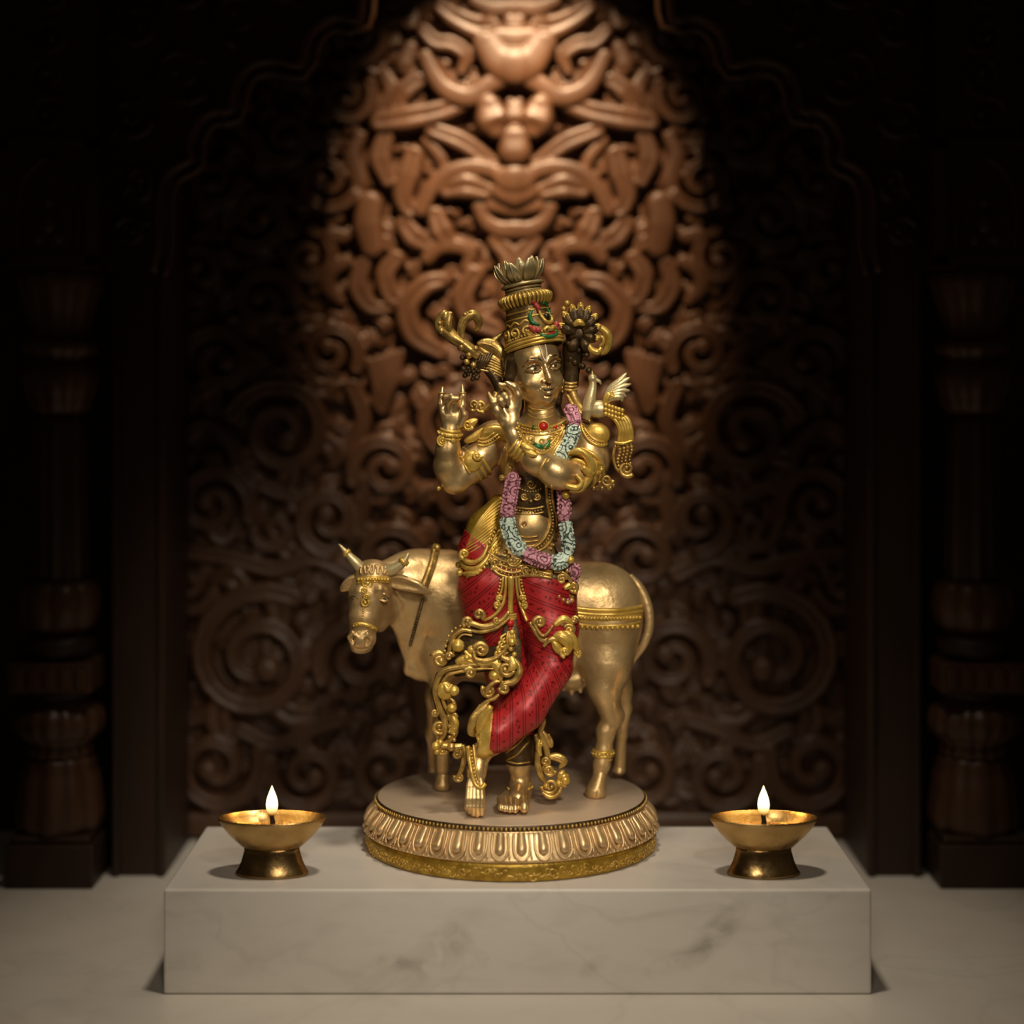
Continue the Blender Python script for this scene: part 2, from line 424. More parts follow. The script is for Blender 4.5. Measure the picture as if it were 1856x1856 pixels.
# scrolls over the rest of the panel
for c in [(512, 782, 96, 200, 1.6, 1, 15), (388, 912, 72, 20, 1.5, -1, 13), (600, 940, 62, 90, 1.4, 1, 13), (470, 1190, 128, -60, 1.7, -1, 17),
          (345, 1065, 46, 10, 1.3, 1, 11), (650, 1190, 74, 150, 1.5, 1, 14), (395, 1385, 84, -20, 1.5, 1, 14), (560, 1400, 70, 200, 1.5, -1, 13),
          (700, 1390, 66, 20, 1.4, 1, 12), (705, 1010, 60, -20, 1.4, -1, 13), (700, 850, 62, 160, 1.5, 1, 13), (600, 640, 56, 30, 1.4, -1, 12),
          (400, 655, 66, 180, 1.5, 1, 13), (480, 545, 60, 0, 1.4, -1, 12), (365, 490, 54, 90, 1.4, 1, 11), (560, 470, 48, -40, 1.3, 1, 11),
          (470, 395, 58, 130, 1.4, -1, 12), (595, 330, 56, 30, 1.4, 1, 12), (390, 330, 50, 0, 1.4, 1, 11), (520, 250, 54, 180, 1.4, -1, 12),
          (630, 180, 50, -30, 1.4, 1, 11), (660, 70, 48, 120, 1.4, -1, 11), (820, 760, 60, 100, 1.4, 1, 13), (840, 900, 58, 0, 1.4, -1, 13),
          (830, 1080, 66, 180, 1.4, 1, 13), (840, 1270, 66, 0, 1.5, -1, 13), (850, 1430, 60, 180, 1.4, 1, 12), (500, 960, 38, 180, 1.2, -1, 10)]:
    scrollwork(*c)
for P, R in [([(330, 800), (372, 770), (420, 800), (440, 850), (500, 890), (560, 900)], 12), ([(350, 1000), (420, 1010), (500, 1030), (570, 1010), (640, 1040)], 14),
             ([(620, 1300), (560, 1320), (500, 1345), (440, 1320)], 13), ([(640, 700), (660, 760), (640, 830), (660, 900), (650, 960)], 13),
             ([(740, 1100), (770, 1150), (760, 1230), (770, 1320)], 13), ([(330, 1240), (340, 1300), (380, 1290)], 12), ([(430, 720), (470, 690), (540, 670), (570, 690)], 12)]:
    sym(P, R, .9, 12, .25)
ST.append((np.array([(290, 1490), (1580, 1490)]), np.array([26, 26.]), .5, 14, 0))
o = relief(292, 1574, -400, 1560, 2.6, 2.94, ST, 'wall_back', M_WOOD); o['kind'] = 'structure'
o['label'] = 'carved wooden wall panel of scrolling vines behind the figurine'; o['category'] = 'wall'
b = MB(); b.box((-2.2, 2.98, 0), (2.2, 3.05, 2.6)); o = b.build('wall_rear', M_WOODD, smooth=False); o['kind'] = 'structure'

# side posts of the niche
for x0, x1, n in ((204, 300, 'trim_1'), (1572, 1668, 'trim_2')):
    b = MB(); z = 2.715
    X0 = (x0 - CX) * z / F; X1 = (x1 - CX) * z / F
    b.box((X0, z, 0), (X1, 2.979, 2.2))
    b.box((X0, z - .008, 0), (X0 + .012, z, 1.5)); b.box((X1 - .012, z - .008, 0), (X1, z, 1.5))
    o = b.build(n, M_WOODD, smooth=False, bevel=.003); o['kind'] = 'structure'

# scalloped arch
arch = empty('carved_arch', px(935, 490, 2.74))
tag(arch, 'dark scalloped wooden arch framing the top of the carved niche', 'arch')
FO = [[(270, 492), (281, 440), (280, 372), (292, 322), (314, 298), (341, 286)], [(341, 286), (337, 260), (346, 232), (366, 206), (390, 195), (413, 196)],
      [(413, 196), (417, 164), (433, 128), (462, 108), (497, 103), (540, 113)], [(540, 113), (544, 84), (560, 50), (590, 28), (618, 24), (646, 32)],
      [(646, 32), (648, -20), (640, -80), (610, -140), (580, -200)], [(580, -200), (600, -320), (700, -420), (820, -460), (935, -470)]]  # unseen crown raised and widened so the niche spotlight passes
edge = np.vstack([cr(q, 5)[:-1] for q in FO] + [np.array([[935, -470]])])
half = edge; right = edge[::-1][1:].copy(); right[:, 0] = 1870 - right[:, 0]
full = np.vstack([half, right])
ZA = 2.70
def wallpt(P, z): P = np.asarray(P, float); return np.stack([(P[:, 0] - CX) * z / F, np.full(len(P), z), CH - (P[:, 1] - HY) * z / F], 1)
outline = np.vstack([[(190, 492), (190, -540), (1680, -540), (1680, 492)], full[::-1]])
bm = bmesh.new(); vs = [bm.verts.new(Vector(p) - Vector(wroot(arch))) for p in wallpt(outline, ZA)]
fc = bm.faces.new(vs); r = bmesh.ops.extrude_face_region(bm, geom=[fc])
bmesh.ops.translate(bm, verts=[e for e in r['geom'] if isinstance(e, bmesh.types.BMVert)], vec=(0, .07, 0))
bmesh.ops.triangulate(bm, faces=[f for f in bm.faces if len(f.verts) > 4]); bmesh.ops.recalc_face_normals(bm, faces=bm.faces)
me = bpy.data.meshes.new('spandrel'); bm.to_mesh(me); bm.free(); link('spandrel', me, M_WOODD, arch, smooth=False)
def offs(P, d):
    T = np.gradient(P, axis=0); T /= np.linalg.norm(T, axis=1, keepdims=True) + 1e-9
    N = np.stack([T[:, 1], -T[:, 0]], 1); return P + N * d
b = MB(); k = ZA / F
b.sweep(wallpt(offs(full, -6), ZA - .004), 9 * k, 9 * k, (0, -1, 0), 8); b.sweep(wallpt(offs(full, -30), ZA), 6 * k, 6 * k, (0, -1, 0), 8)
b.build('arch_moulding', M_WOOD, arch)  # lighter teak than the spandrel: faint light on the rim put into colour
for mir in (0, 1):      # carved leaves in the corners
    b = MB()
    for (cx, cy, r, a0, sg) in [(330, 130, 62, 30, 1), (250, 40, 48, 200, -1), (430, 30, 52, 90, 1), (235, 210, 44, 0, 1), (250, 330, 32, 90, -1), (236, 420, 30, 200, 1), (330, -30, 50, 0, 1), (520, -20, 40, 0, -1)]:
        P = spiral(cx, cy, r, a0, 1.4, sg, .2)
        if mir: P[:, 0] = 1870 - P[:, 0]
        b.sweep(wallpt(P, ZA), np.linspace(11, 5, len(P)) * k, None, (0, -1, 0), 8)
        c0 = wallpt(P[-1:], ZA)[0]; b.ball(c0, 11 * k)
        for i in range(2, len(P) - 8, 4):
            c = np.array([cx if not mir else 1870 - cx, cy]); dn = (P[i] - c) / np.hypot(*(P[i] - c)); tt = np.array([-dn[1], dn[0]]) * sg * (-1 if mir else 1)
            L_ = np.array([P[i], P[i] + dn * 14 + tt * 6, P[i] + dn * 22 + tt * 18]); b.sweep(wallpt(cr(L_, 4), ZA), np.linspace(9, 3, 9) * k, np.linspace(8, 3, 9) * k, (0, -1, 0), 6)
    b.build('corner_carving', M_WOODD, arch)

# pillars
def pillar(cx, label):
    z = 2.712; k = z / F
    X = (cx - CX) * k
    H = lambda y: CH - (y - HY) * k
    root = empty('carved_pillar', (X, z, 0)); tag(root, label, 'pillar', 'pillars either side of the carved arch')
    a = lambda pr: [(H(y), r * k) for y, r in pr]
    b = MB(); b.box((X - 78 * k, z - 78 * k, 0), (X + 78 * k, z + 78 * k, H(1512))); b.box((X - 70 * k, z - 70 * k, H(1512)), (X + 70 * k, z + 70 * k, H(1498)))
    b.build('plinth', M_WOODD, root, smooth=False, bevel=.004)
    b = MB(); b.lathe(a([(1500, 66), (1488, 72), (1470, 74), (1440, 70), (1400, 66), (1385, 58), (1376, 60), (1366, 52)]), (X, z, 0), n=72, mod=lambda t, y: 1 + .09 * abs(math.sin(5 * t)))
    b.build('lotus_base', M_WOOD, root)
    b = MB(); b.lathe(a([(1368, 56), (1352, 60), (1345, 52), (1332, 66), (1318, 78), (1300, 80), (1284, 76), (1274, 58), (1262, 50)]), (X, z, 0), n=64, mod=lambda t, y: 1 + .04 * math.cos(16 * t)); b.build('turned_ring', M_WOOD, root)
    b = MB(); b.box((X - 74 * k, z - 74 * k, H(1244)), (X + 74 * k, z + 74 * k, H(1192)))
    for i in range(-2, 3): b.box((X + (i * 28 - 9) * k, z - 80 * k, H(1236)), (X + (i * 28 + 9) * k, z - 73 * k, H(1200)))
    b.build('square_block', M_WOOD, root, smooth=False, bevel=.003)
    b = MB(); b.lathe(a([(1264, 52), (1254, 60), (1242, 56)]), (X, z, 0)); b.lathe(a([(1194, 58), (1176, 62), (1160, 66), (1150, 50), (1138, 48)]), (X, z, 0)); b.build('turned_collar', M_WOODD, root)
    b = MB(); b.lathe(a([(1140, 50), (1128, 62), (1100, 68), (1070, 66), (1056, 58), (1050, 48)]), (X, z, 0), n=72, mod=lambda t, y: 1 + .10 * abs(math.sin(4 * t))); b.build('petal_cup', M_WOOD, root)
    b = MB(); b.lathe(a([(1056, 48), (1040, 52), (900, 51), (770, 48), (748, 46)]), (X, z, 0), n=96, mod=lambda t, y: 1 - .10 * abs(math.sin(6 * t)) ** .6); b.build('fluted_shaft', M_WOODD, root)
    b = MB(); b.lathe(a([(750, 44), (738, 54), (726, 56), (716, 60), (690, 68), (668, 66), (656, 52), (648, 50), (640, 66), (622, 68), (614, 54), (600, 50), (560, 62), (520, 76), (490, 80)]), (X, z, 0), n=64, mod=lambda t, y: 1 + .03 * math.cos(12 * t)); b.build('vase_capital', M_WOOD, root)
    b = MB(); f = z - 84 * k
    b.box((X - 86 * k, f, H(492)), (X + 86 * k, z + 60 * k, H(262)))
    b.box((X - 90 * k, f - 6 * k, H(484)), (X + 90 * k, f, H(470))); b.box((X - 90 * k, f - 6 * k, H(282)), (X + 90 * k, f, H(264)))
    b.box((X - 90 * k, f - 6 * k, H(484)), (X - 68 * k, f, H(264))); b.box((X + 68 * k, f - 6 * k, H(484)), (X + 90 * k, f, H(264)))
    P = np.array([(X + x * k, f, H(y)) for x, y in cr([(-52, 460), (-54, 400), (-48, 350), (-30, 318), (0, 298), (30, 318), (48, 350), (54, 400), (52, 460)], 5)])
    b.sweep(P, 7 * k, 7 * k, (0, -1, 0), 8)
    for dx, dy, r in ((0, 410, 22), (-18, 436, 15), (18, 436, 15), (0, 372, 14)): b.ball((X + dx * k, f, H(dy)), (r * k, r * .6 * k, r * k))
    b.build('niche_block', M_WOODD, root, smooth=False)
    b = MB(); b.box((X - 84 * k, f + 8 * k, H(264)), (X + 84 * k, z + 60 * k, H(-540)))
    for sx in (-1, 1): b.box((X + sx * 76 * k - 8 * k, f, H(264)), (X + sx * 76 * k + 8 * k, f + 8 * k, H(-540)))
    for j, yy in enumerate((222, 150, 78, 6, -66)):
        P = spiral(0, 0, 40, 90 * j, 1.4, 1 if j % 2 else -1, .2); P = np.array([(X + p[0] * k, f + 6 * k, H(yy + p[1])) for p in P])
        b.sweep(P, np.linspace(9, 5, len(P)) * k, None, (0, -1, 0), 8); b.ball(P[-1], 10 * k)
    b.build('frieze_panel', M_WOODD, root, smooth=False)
pillar(109, 'dark carved wooden pillar standing left of the scalloped arch')
pillar(1763, 'dark carved wooden pillar standing right of the scalloped arch')

# ------------------------------------------------------------------ marble plinth
ZF, ZB = 2.194, 2.502
bx0, bx1 = (296 - CX) * ZF / F, (1580 - CX) * ZF / F
HB = CH - (1612 - HY) * ZF / F
kf = ZF / F
cen = lambda x, y: ((x - CX) * kf, CH - (y - HY) * kf)
stains = [(*cen(800, 1725), .075, .030, -.75, .55), (*cen(722, 1745), .05, .014, 0.05, .5), (*cen(1300, 1690), .060, .022, -.75, .75), (*cen(1235, 1740), .055, .018, -.35, .6), (*cen(1080, 1750), .03, .012, -.5, .4)]
M_BLOCK = marble('plinth_marble', stains)
b = MB(); b.box((bx0, ZF, 0.0005), (bx1, ZB, HB))
o = b.build('marble_plinth', M_BLOCK, smooth=False, bevel=.0035)
tag(o, 'long pale marble block under the golden figurine and both oil lamps', 'plinth')

# ------------------------------------------------------------------ oil lamps
M_BRASS = metal('aged_brass', (.42, .26, .09), (.60, .40, .16), .9, .27, 30, 200, .0003)
M_BRASSD = metal('dark_brass', (.20, .12, .045), (.42, .27, .11), .92, .25, 24, 200, .0003)
def flame_mat():
    m, nt, b_ = newmat('flame'); nt.nodes.remove(b_)
    tc = nt.nodes.new('ShaderNodeTexCoord'); sp = nt.nodes.new('ShaderNodeSeparateXYZ'); nt.links.new(tc.outputs['Generated'], sp.inputs[0])
    e = nt.nodes.new('ShaderNodeEmission')
    nt.links.new(ramp(nt, sp.outputs['Z'], [(0, (.55, .20, .03)), (.14, (1, .55, .14)), (.4, (1, .84, .45)), (1, (1, .80, .42))]), e.inputs[0])
    nt.links.new(ramp(nt, sp.outputs['Z'], [(0, .05), (.16, .5), (.4, 1), (1, .8)]), e.inputs[1])
    mu = mth(nt, 'MULTIPLY', ramp(nt, sp.outputs['Z'], [(0, .04), (.16, .4), (.4, 1), (1, .8)]), 3.2); nt.links.new(mu, e.inputs[1])
    nt.links.new(e.outputs[0], nt.nodes['Material Output'].inputs[0]); return m
M_FLAME = flame_mat()
M_OIL = paint('lamp_oil', (.45, .26, .07), .08)
M_WICK = paint('charred_wick', (.03, .02, .015), .8)
def oil_lamp(cx, label):
    z = 2.262; k = z / F; X = (cx - CX) * k; OV = .56
    root = empty('oil_lamp', (X, z, HB)); tag(root, label, 'oil lamp', 'brass oil lamps on the marble plinth')
    c = (X, z, HB)
    b = MB(); b.lathe([(.0, .0475), (.0015, .0482), (.004, .0478), (.008, .0445), (.018, .040), (.028, .0372), (.033, .0362), (.036, .0365)], c, n=64, sy=OV); b.build('foot', M_BRASSD, root)
    b = MB(); b.lathe([(.0345, .034), (.0375, .040), (.045, .0485), (.054, .0575), (.062, .0640), (.070, .0688), (.0738, .0705), (.0752, .0700), (.0742, .0688), (.068, .0655), (.058, .058), (.050, .048), (.046, .030)], c, n=72, sy=OV); b.build('bowl', M_BRASS, root)
    b = MB(); b.lathe([(.0575, .0570), (.0600, .0592)], c, n=64, sy=OV); b.build('oil', M_OIL, root)
    b = MB(); P = np.array([(X, z + .002, HB + .0595), (X + .0008, z + .001, HB + .068), (X - .0004, z, HB + .077), (X + .001, z, HB + .0835)])
    b.sweep(cr(P, 4), [.0034] * 5 + [.003] * 4 + [.0022] * 4, None, (0, -1, 0), 8); b.build('wick', M_WICK, root)
    b = MB(); zb = .0765
    b.lathe([(zb, .0022), (zb + .004, .0056), (zb + .009, .0074), (zb + .014, .0079), (zb + .020, .0073), (zb + .026, .0056), (zb + .032, .0033), (zb + .036, .0016), (zb + .0395, .0003)], c, n=24); fl = b.build('flame', M_FLAME, root)
    l = bpy.data.lights.new('flame_light', 'POINT'); l.energy = .085; l.color = (1, .52, .17); l.shadow_soft_size = .006
    lo = bpy.data.objects.new('flame_light', l); COL.objects.link(lo); lo.parent = root; lo.location = (0, 0, zb + .048)
oil_lamp(493, 'lit brass oil lamp standing beside the figurine, on the side of the cow head')
oil_lamp(1384, 'lit brass oil lamp standing beside the figurine, on the side of the cow tail')
#@@STATUE
# ------------------------------------------------------------------ the figurine
# modelled in its own frame: x right, y down (both in px of the statue plane), d away from the viewer
def Lc(x, y, d):
    k = 1 + d / F
    return np.array([CX + (x - CX) * k, HY + (y - HY) * k, d])
def toW(v):
    v = np.asarray(v, float)
    return np.stack([(v[..., 0] - CX) * S, Z0 + v[..., 2] * S, CH - (v[..., 1] - HY) * S], -1)
def Pt(*a):
    """list of (x, y, d) as seen -> own frame"""
    return np.array([Lc(*p) for p in a])

class Field:
    """a solid built up from rounded cones and ellipsoids that melt into each other"""
    def __init__(s, lo, hi, vox):
        s.lo = np.array(lo, float); s.v = vox
        s.n = [int((h - l) / vox) + 1 for l, h in zip(lo, hi)]
        s.a = np.full(s.n, 60., np.float32)
        s.ax = [s.lo[i] + np.arange(s.n[i]) * vox for i in range(3)]
    def put(s, fn, lo, hi, k=4, sub=False):
        m = k + 4 * s.v
        i = [(max(0, int((lo[j] - m - s.lo[j]) / s.v)), min(s.n[j], int((hi[j] + m - s.lo[j]) / s.v) + 2)) for j in range(3)]
        if any(a >= b for a, b in i): return
        sl = tuple(slice(a, b) for a, b in i)
        X = s.ax[0][sl[0]][:, None, None]; Y = s.ax[1][sl[1]][None, :, None]; D = s.ax[2][sl[2]][None, None, :]
        d = fn(X, Y, D).astype(np.float32); a = s.a[sl]
        if sub: d = -d; h = np.maximum(k - np.abs(a - d), 0) / k; s.a[sl] = np.maximum(a, d) + h * h * k * .25
        else: h = np.maximum(k - np.abs(a - d), 0) / k; s.a[sl] = np.minimum(a, d) - h * h * k * .25
    def cone(s, p, q, r0, r1, k=4, sub=False, flat=1.0):
        p = np.asarray(p, float); q = np.asarray(q, float); ab = q - p
        ab2 = ab.copy(); ab2[2] /= flat; L2 = (ab2 ** 2).sum() + 1e-9
        def fn(X, Y, D):
            x = X - p[0]; y = Y - p[1]; z = (D - p[2]) / flat
            t = np.clip((x * ab2[0] + y * ab2[1] + z * ab2[2]) / L2, 0, 1)
            return np.sqrt((x - t * ab2[0]) ** 2 + (y - t * ab2[1]) ** 2 + (z - t * ab2[2]) ** 2) - (r0 + (r1 - r0) * t)
        R = max(r0, r1) * max(1, flat); s.put(fn, np.minimum(p, q) - R, np.maximum(p, q) + R, k, sub)
    def chain(s, P, R, k=4, sub=False, flat=1.0):
        for i in range(len(P) - 1): s.cone(P[i], P[i + 1], R[i], R[i + 1], k, sub, flat)
    def ell(s, c, r, k=4, sub=False, M=None):
        c = np.asarray(c, float); r = np.asarray(r, float)
        def fn(X, Y, D):
            x = X - c[0]; y = Y - c[1]; z = D - c[2]
            if M is not None: x, y, z = (M[0, j] * x + M[1, j] * y + M[2, j] * z for j in range(3))
            x = x / r[0]; y = y / r[1]; z = z / r[2]
            k0 = np.sqrt(x * x + y * y + z * z); k1 = np.sqrt((x / r[0]) ** 2 + (y / r[1]) ** 2 + (z / r[2]) ** 2) + 1e-9
            return k0 * (k0 - 1) / k1
        R = r.max() if M is not None else r
        s.put(fn, c - R, c + R, k, sub)
    def depth(s):
        hit = s.a < 0; any_ = hit.any(2); i = hit.argmax(2)
        return np.where(any_, s.ax[2][i], np.nan)
    def mesh(s):
        a = s.a; n = np.array(a.shape); neg = a < 0
        c = np.zeros(n - 1, np.uint8)
        for dx in (0, 1):
            for dy in (0, 1):
                for dz in (0, 1): c += neg[dx:n[0] - 1 + dx, dy:n[1] - 1 + dy, dz:n[2] - 1 + dz]
        cells = np.argwhere((c > 0) & (c < 8)); idx = np.full(n - 1, -1, np.int32); idx[tuple(cells.T)] = np.arange(len(cells))
        cor = [(x, y, z) for x in (0, 1) for y in (0, 1) for z in (0, 1)]
        val = np.stack([a[cells[:, 0] + x, cells[:, 1] + y, cells[:, 2] + z] for x, y, z in cor], 1)
        acc = np.zeros((len(cells), 3)); cnt = np.zeros(len(cells))
        for i in range(8):
            for j in range(i + 1, 8):
                d = np.array(cor[j]) - np.array(cor[i])
                if np.abs(d).sum() != 1: continue
                u, v = val[:, i], val[:, j]; m = (u < 0) != (v < 0)
                t = np.where(m, u / np.where(m, u - v, 1), 0)
                acc += (np.array(cor[i])[None] + t[:, None] * d[None]) * m[:, None]; cnt += m
        V = s.lo + (cells + acc / cnt[:, None]) * s.v
        F_ = []
        for ax in range(3):
            e = np.zeros(3, int); e[ax] = 1; o1, o2 = [(1, 2), (2, 0), (0, 1)][ax]
            sh = n - e; A = neg[:sh[0], :sh[1], :sh[2]]; B = neg[e[0]:, e[1]:, e[2]:]
            E = np.argwhere(A != B); E = E[(E[:, o1] > 0) & (E[:, o2] > 0) & (E[:, o1] < n[o1] - 1) & (E[:, o2] < n[o2] - 1)]
            u = np.zeros(3, int); u[o1] = 1; w_ = np.zeros(3, int); w_[o2] = 1
            q = np.stack([idx[tuple((E - u - w_).T)], idx[tuple((E - w_).T)], idx[tuple(E.T)], idx[tuple((E - u).T)]], 1)
            fl = ~A[tuple(E.T)]; q[fl] = q[fl][:, ::-1]; F_.append(q)
        return V, np.concatenate(F_)
def smesh(name, parts, mats, parent, attr=None):
    """several closed surfaces (V, F) in one mesh"""
    n = 0; VV = []; FF = []
    for V, F_ in parts: VV.append(V); FF.append(F_ + n); n += len(V)
    V = np.concatenate(VV); Q = np.concatenate(FF)
    me = bpy.data.meshes.new(name); org = wroot(parent)
    me.vertices.add(len(V)); me.vertices.foreach_set('co', (toW(V) - org).astype(np.float32).ravel())
    me.loops.add(len(Q) * 4); me.loops.foreach_set('vertex_index', Q.astype(np.int32).ravel())
    me.polygons.add(len(Q)); me.polygons.foreach_set('loop_start', np.arange(len(Q), dtype=np.int32) * 4)
    me.update(calc_edges=True); me.validate()
    if attr is not None:
        at = me.attributes.new('stripe', 'FLOAT', 'POINT'); at.data.foreach_set('value', attr(V).astype(np.float32))
    return link(name, me, mats, parent)
def SB(): return MB(toW)

XB, YC, ZP = (926 - CX) * 2.41 / F, 2.409, 0.2038      # middle of the oval base, height of its top plate
OVB = .93
statue = empty('deity_figurine', (XB, YC, HB))
tag(statue, 'painted golden figurine of a crowned standing deity before a cow on a round lotus base', 'figurine')

# ---- base
M_MUST = metal('mustard_gold', (.30, .17, .015), (.52, .33, .04), .5, .36, 60, 200, .0012)
base = empty('pedestal', (0, 0, 0)); base.parent = statue
hb = ZP - HB; c0 = (XB, YC, HB)
b = MB(); b.lathe([(0.0008, .1995), (.003, .2012), (.018, .2012), (.0225, .2006), (.0245, .1985)], c0, n=128, sy=OVB)
rng = random.Random(5); b.mi = 1
for i in range(300):        # hammered scroll relief running round the foot band
    a0 = 2 * PI * i / 300 + rng.uniform(-.01, .01); zz = rng.uniform(.005, .017); P = []
    sg = rng.choice((-1, 1)); r_ = rng.uniform(.003, .006)
    for t in np.linspace(0, 1, 7):
        q = t * 4.2 * sg; P.append((XB + .2012 * math.cos(a0 + r_ * (1 - .6 * t) * math.cos(q) / .2), YC + .2012 * OVB * math.sin(a0 + r_ * (1 - .6 * t) * math.cos(q) / .2), HB + zz + r_ * .8 * (1 - .6 * t) * math.sin(q)))
    b.sweep(np.array(P), np.linspace(.0014, .0007, 7), None, (math.cos(a0), math.sin(a0), 0), 5)
b.build('foot_band', [M_MUST, M_YEL], base)
b = MB(); b.lathe([(.0235, .1975), (.0255, .2025), (.0285, .2030), (.031, .2005), (.045, .196), (.056, .189), (.0605, .1865), (.0625, .1865)], c0, n=128, sy=OVB)
NPET = 44
for i in range(NPET):       # lotus petals: a raised tongue inside a rim
    a0 = 2 * PI * (i + .5) / NPET; ca, sa = math.cos(a0), math.sin(a0)
    def at(u, h, off):
        r = np.interp(h, [.028, .031, .045, .056, .061], [.2025, .2005, .196, .189, .1868]) + off
        a = a0 + u / .2
        return (XB + r * math.cos(a), YC + r * OVB * math.sin(a), HB + h)
    up = (ca, sa, .4)
    P = [at(-.0104, .060, .0005), at(-.0111, .048, .0012), at(-.0101, .038, .002), at(-.006, .0315, .0026), at(0, .0290, .003), at(.006, .0315, .0026), at(.0101, .038, .002), at(.0111, .048, .0012), at(.0104, .060, .0005)]
    b.sweep(cr(P, 3), .0018, .0022, up, 6)
    P = [at(0, .0605, 0), at(0, .055, .001), at(0, .047, .0022), at(0, .040, .003), at(0, .0355, .0025)]
    b.sweep(cr(P, 3), np.interp(np.linspace(0, 1, 13), [0, .6, .85, 1], [.0050, .0068, .006, .0024]), np.interp(np.linspace(0, 1, 13), [0, .7, 1], [.003, .0048, .002]), up, 8)
    P = [at(.0127, .040, .001), at(.0127, .033, .002), at(.0127, .0295, .002)]
    b.sweep(np.array(P), [.0006, .0016, .001], [.001, .002, .001], up, 5)
for i in range(180):
    a0 = 2 * PI * i / 180; b.ball((XB + .2030 * math.cos(a0), YC + .2030 * OVB * math.sin(a0), HB + .0272), .0019, 5, 4)
b.build('lotus_petal_band', M_RIM, base)
b = MB(); b.lathe([(.0605, .1850), (.063, .1875), (.0675, .1882), (.0695, .187), (.0696, .180)], c0, n=128, sy=OVB)
b.build('rim_moulding', M_DARK, base)
b = MB()
for i in range(200):
    a0 = 2 * PI * i / 200; b.ball((XB + .1884 * math.cos(a0), YC + .1884 * OVB * math.sin(a0), HB + .0655), (.0022, .0022, .0026), 5, 4)
o = b.build('rim_beads', M_OLD, base); o['kind'] = 'stuff'
b = MB(); b.lathe([(.0660, .184), (.0692, .1858), (hb, .1848)], c0, n=128, sy=OVB); b.build('top_plate', M_PLATE, base)
# ---- cow
cow_f = Field((600, 965, -40), (1225, 1475, 235), 2.0)
f = cow_f
C = lambda x, y, d: Lc(x, y, d)
DB = 128                      # depth of the cow's spine
f.ell(C(1085, 1100, DB), (86, 84, 66), 20); f.ell(C(975, 1108, DB), (130, 102, 70), 40); f.ell(C(830, 1112, DB), (95, 112, 68), 40)
f.ell(C(765, 1060, DB - 4), (70, 66, 46), 30); f.ell(C(1105, 1150, DB - 8), (52, 72, 52), 24)
f.ell(C(930, 1180, DB), (150, 62, 58), 40)
# neck towards the viewer's left, dewlap
f.chain([C(800, 1075, DB - 6), C(742, 1062, DB - 24), C(696, 1058, DB - 52)], [76, 56, 42], 26, flat=.8)
f.chain([C(742, 1100, DB - 40), C(745, 1150, DB - 30), C(742, 1206, DB - 18)], [40, 22, 9], 18, flat=.6)
f.chain([C(790, 1180, DB - 8), C(762, 1212, DB - 10), C(741, 1216, DB - 14)], [50, 20, 8], 16, flat=.7)
f.chain([C(716, 1090, DB - 56), C(726, 1130, DB - 44), C(738, 1180, DB - 28)], [28, 14, 8], 14, flat=.6)
# head
HD = 38
f.chain([C(676, 1052, HD + 6), C(668, 1080, HD), C(660, 1120, HD - 12), C(657, 1150, HD - 16)], [37, 36, 27, 24], 10, flat=.95)
f.ell(C(656, 1160, HD - 22), (25, 21, 22), 8); f.ell(C(655, 1174, HD - 16), (20, 11, 17), 5)
f.ell(C(700, 1085, HD + 30), (22, 42, 34), 20); f.ell(C(690, 1120, HD + 18), (16, 26, 24), 14)
f.ell(C(674, 1034, HD + 4), (30, 18, 20), 10)
f.chain([C(652, 1072, HD - 30), C(646, 1086, HD - 24)], [8, 7], 8); f.chain([C(688, 1068, HD - 28), C(698, 1080, HD - 18)], [9, 7], 8)
f.ell(C(697, 1085, HD - 24), (7, 5, 6.5), 2); f.ell(C(641, 1088, HD - 19), (5, 5.5, 6), 2)
f.chain([C(689, 1079, HD - 31), C(697, 1077, HD - 31), C(705, 1083, HD - 25)], [2, 2.2, 2], 1.5); f.chain([C(690, 1088, HD - 31), C(698, 1091, HD - 30), C(705, 1088, HD - 25)], [1.8, 1.8, 1.8], 1.5)
for x, y, sx in ((664, 1160, 1), (641, 1157, -1)):
    f.chain([C(x, y - 5, HD - 42), C(x + sx * 4, y, HD - 40), C(x + sx * 1, y + 7, HD - 39)], [5.5, 5, 3.5], 3, sub=True)
    f.chain([C(x - sx * 7, y - 2, HD - 41), C(x + sx * 2, y - 11, HD - 39), C(x + sx * 9, y - 2, HD - 36), C(x + sx * 4, y + 10, HD - 36)], [2.5, 3, 3, 2.5], 3)
f.chain([C(638, 1173, HD - 35), C(655, 1177, HD - 38), C(672, 1172, HD - 34)], [1.5, 1.5, 1.5], 2, sub=True)
# legs: near hind, far hind, near fore, far fore
ND = 82
f.chain([C(1100, 1140, ND + 20), C(1100, 1205, ND + 6), C(1096, 1250, ND)], [58, 42, 30], 22, flat=.8)
f.chain([C(1096, 1248, ND), C(1104, 1285, ND + 2), C(1110, 1300, ND + 3)], [28, 19, 19], 14)
f.chain([C(1112, 1298, ND + 3), C(1098, 1325, ND), C(1094, 1362, ND - 2), C(1092, 1385, ND - 5)], [17, 17, 15, 15], 10)
f.chain([C(1090, 1385, ND - 4), C(1087, 1404, ND - 8)], [15, 13], 8)
f.ell(C(1122, 1296, ND + 6), (9, 13, 9), 8)
f.chain([C(1110, 1200, ND + 90), C(1124, 1250, ND + 98), C(1134, 1284, ND + 102)], [40, 20, 12], 16)
f.chain([C(1133, 1284, ND + 102), C(1127, 1330, ND + 108), C(1123, 1395, ND + 116)], [12, 10, 11], 6)
f.chain([C(808, 1180, ND + 36), C(800, 1262, ND + 32), C(801, 1312, ND + 34), C(802, 1395, ND + 40)], [50, 18, 14, 12], 14)
f.ell(C(801, 1312, ND + 30), (14, 16, 13), 6)
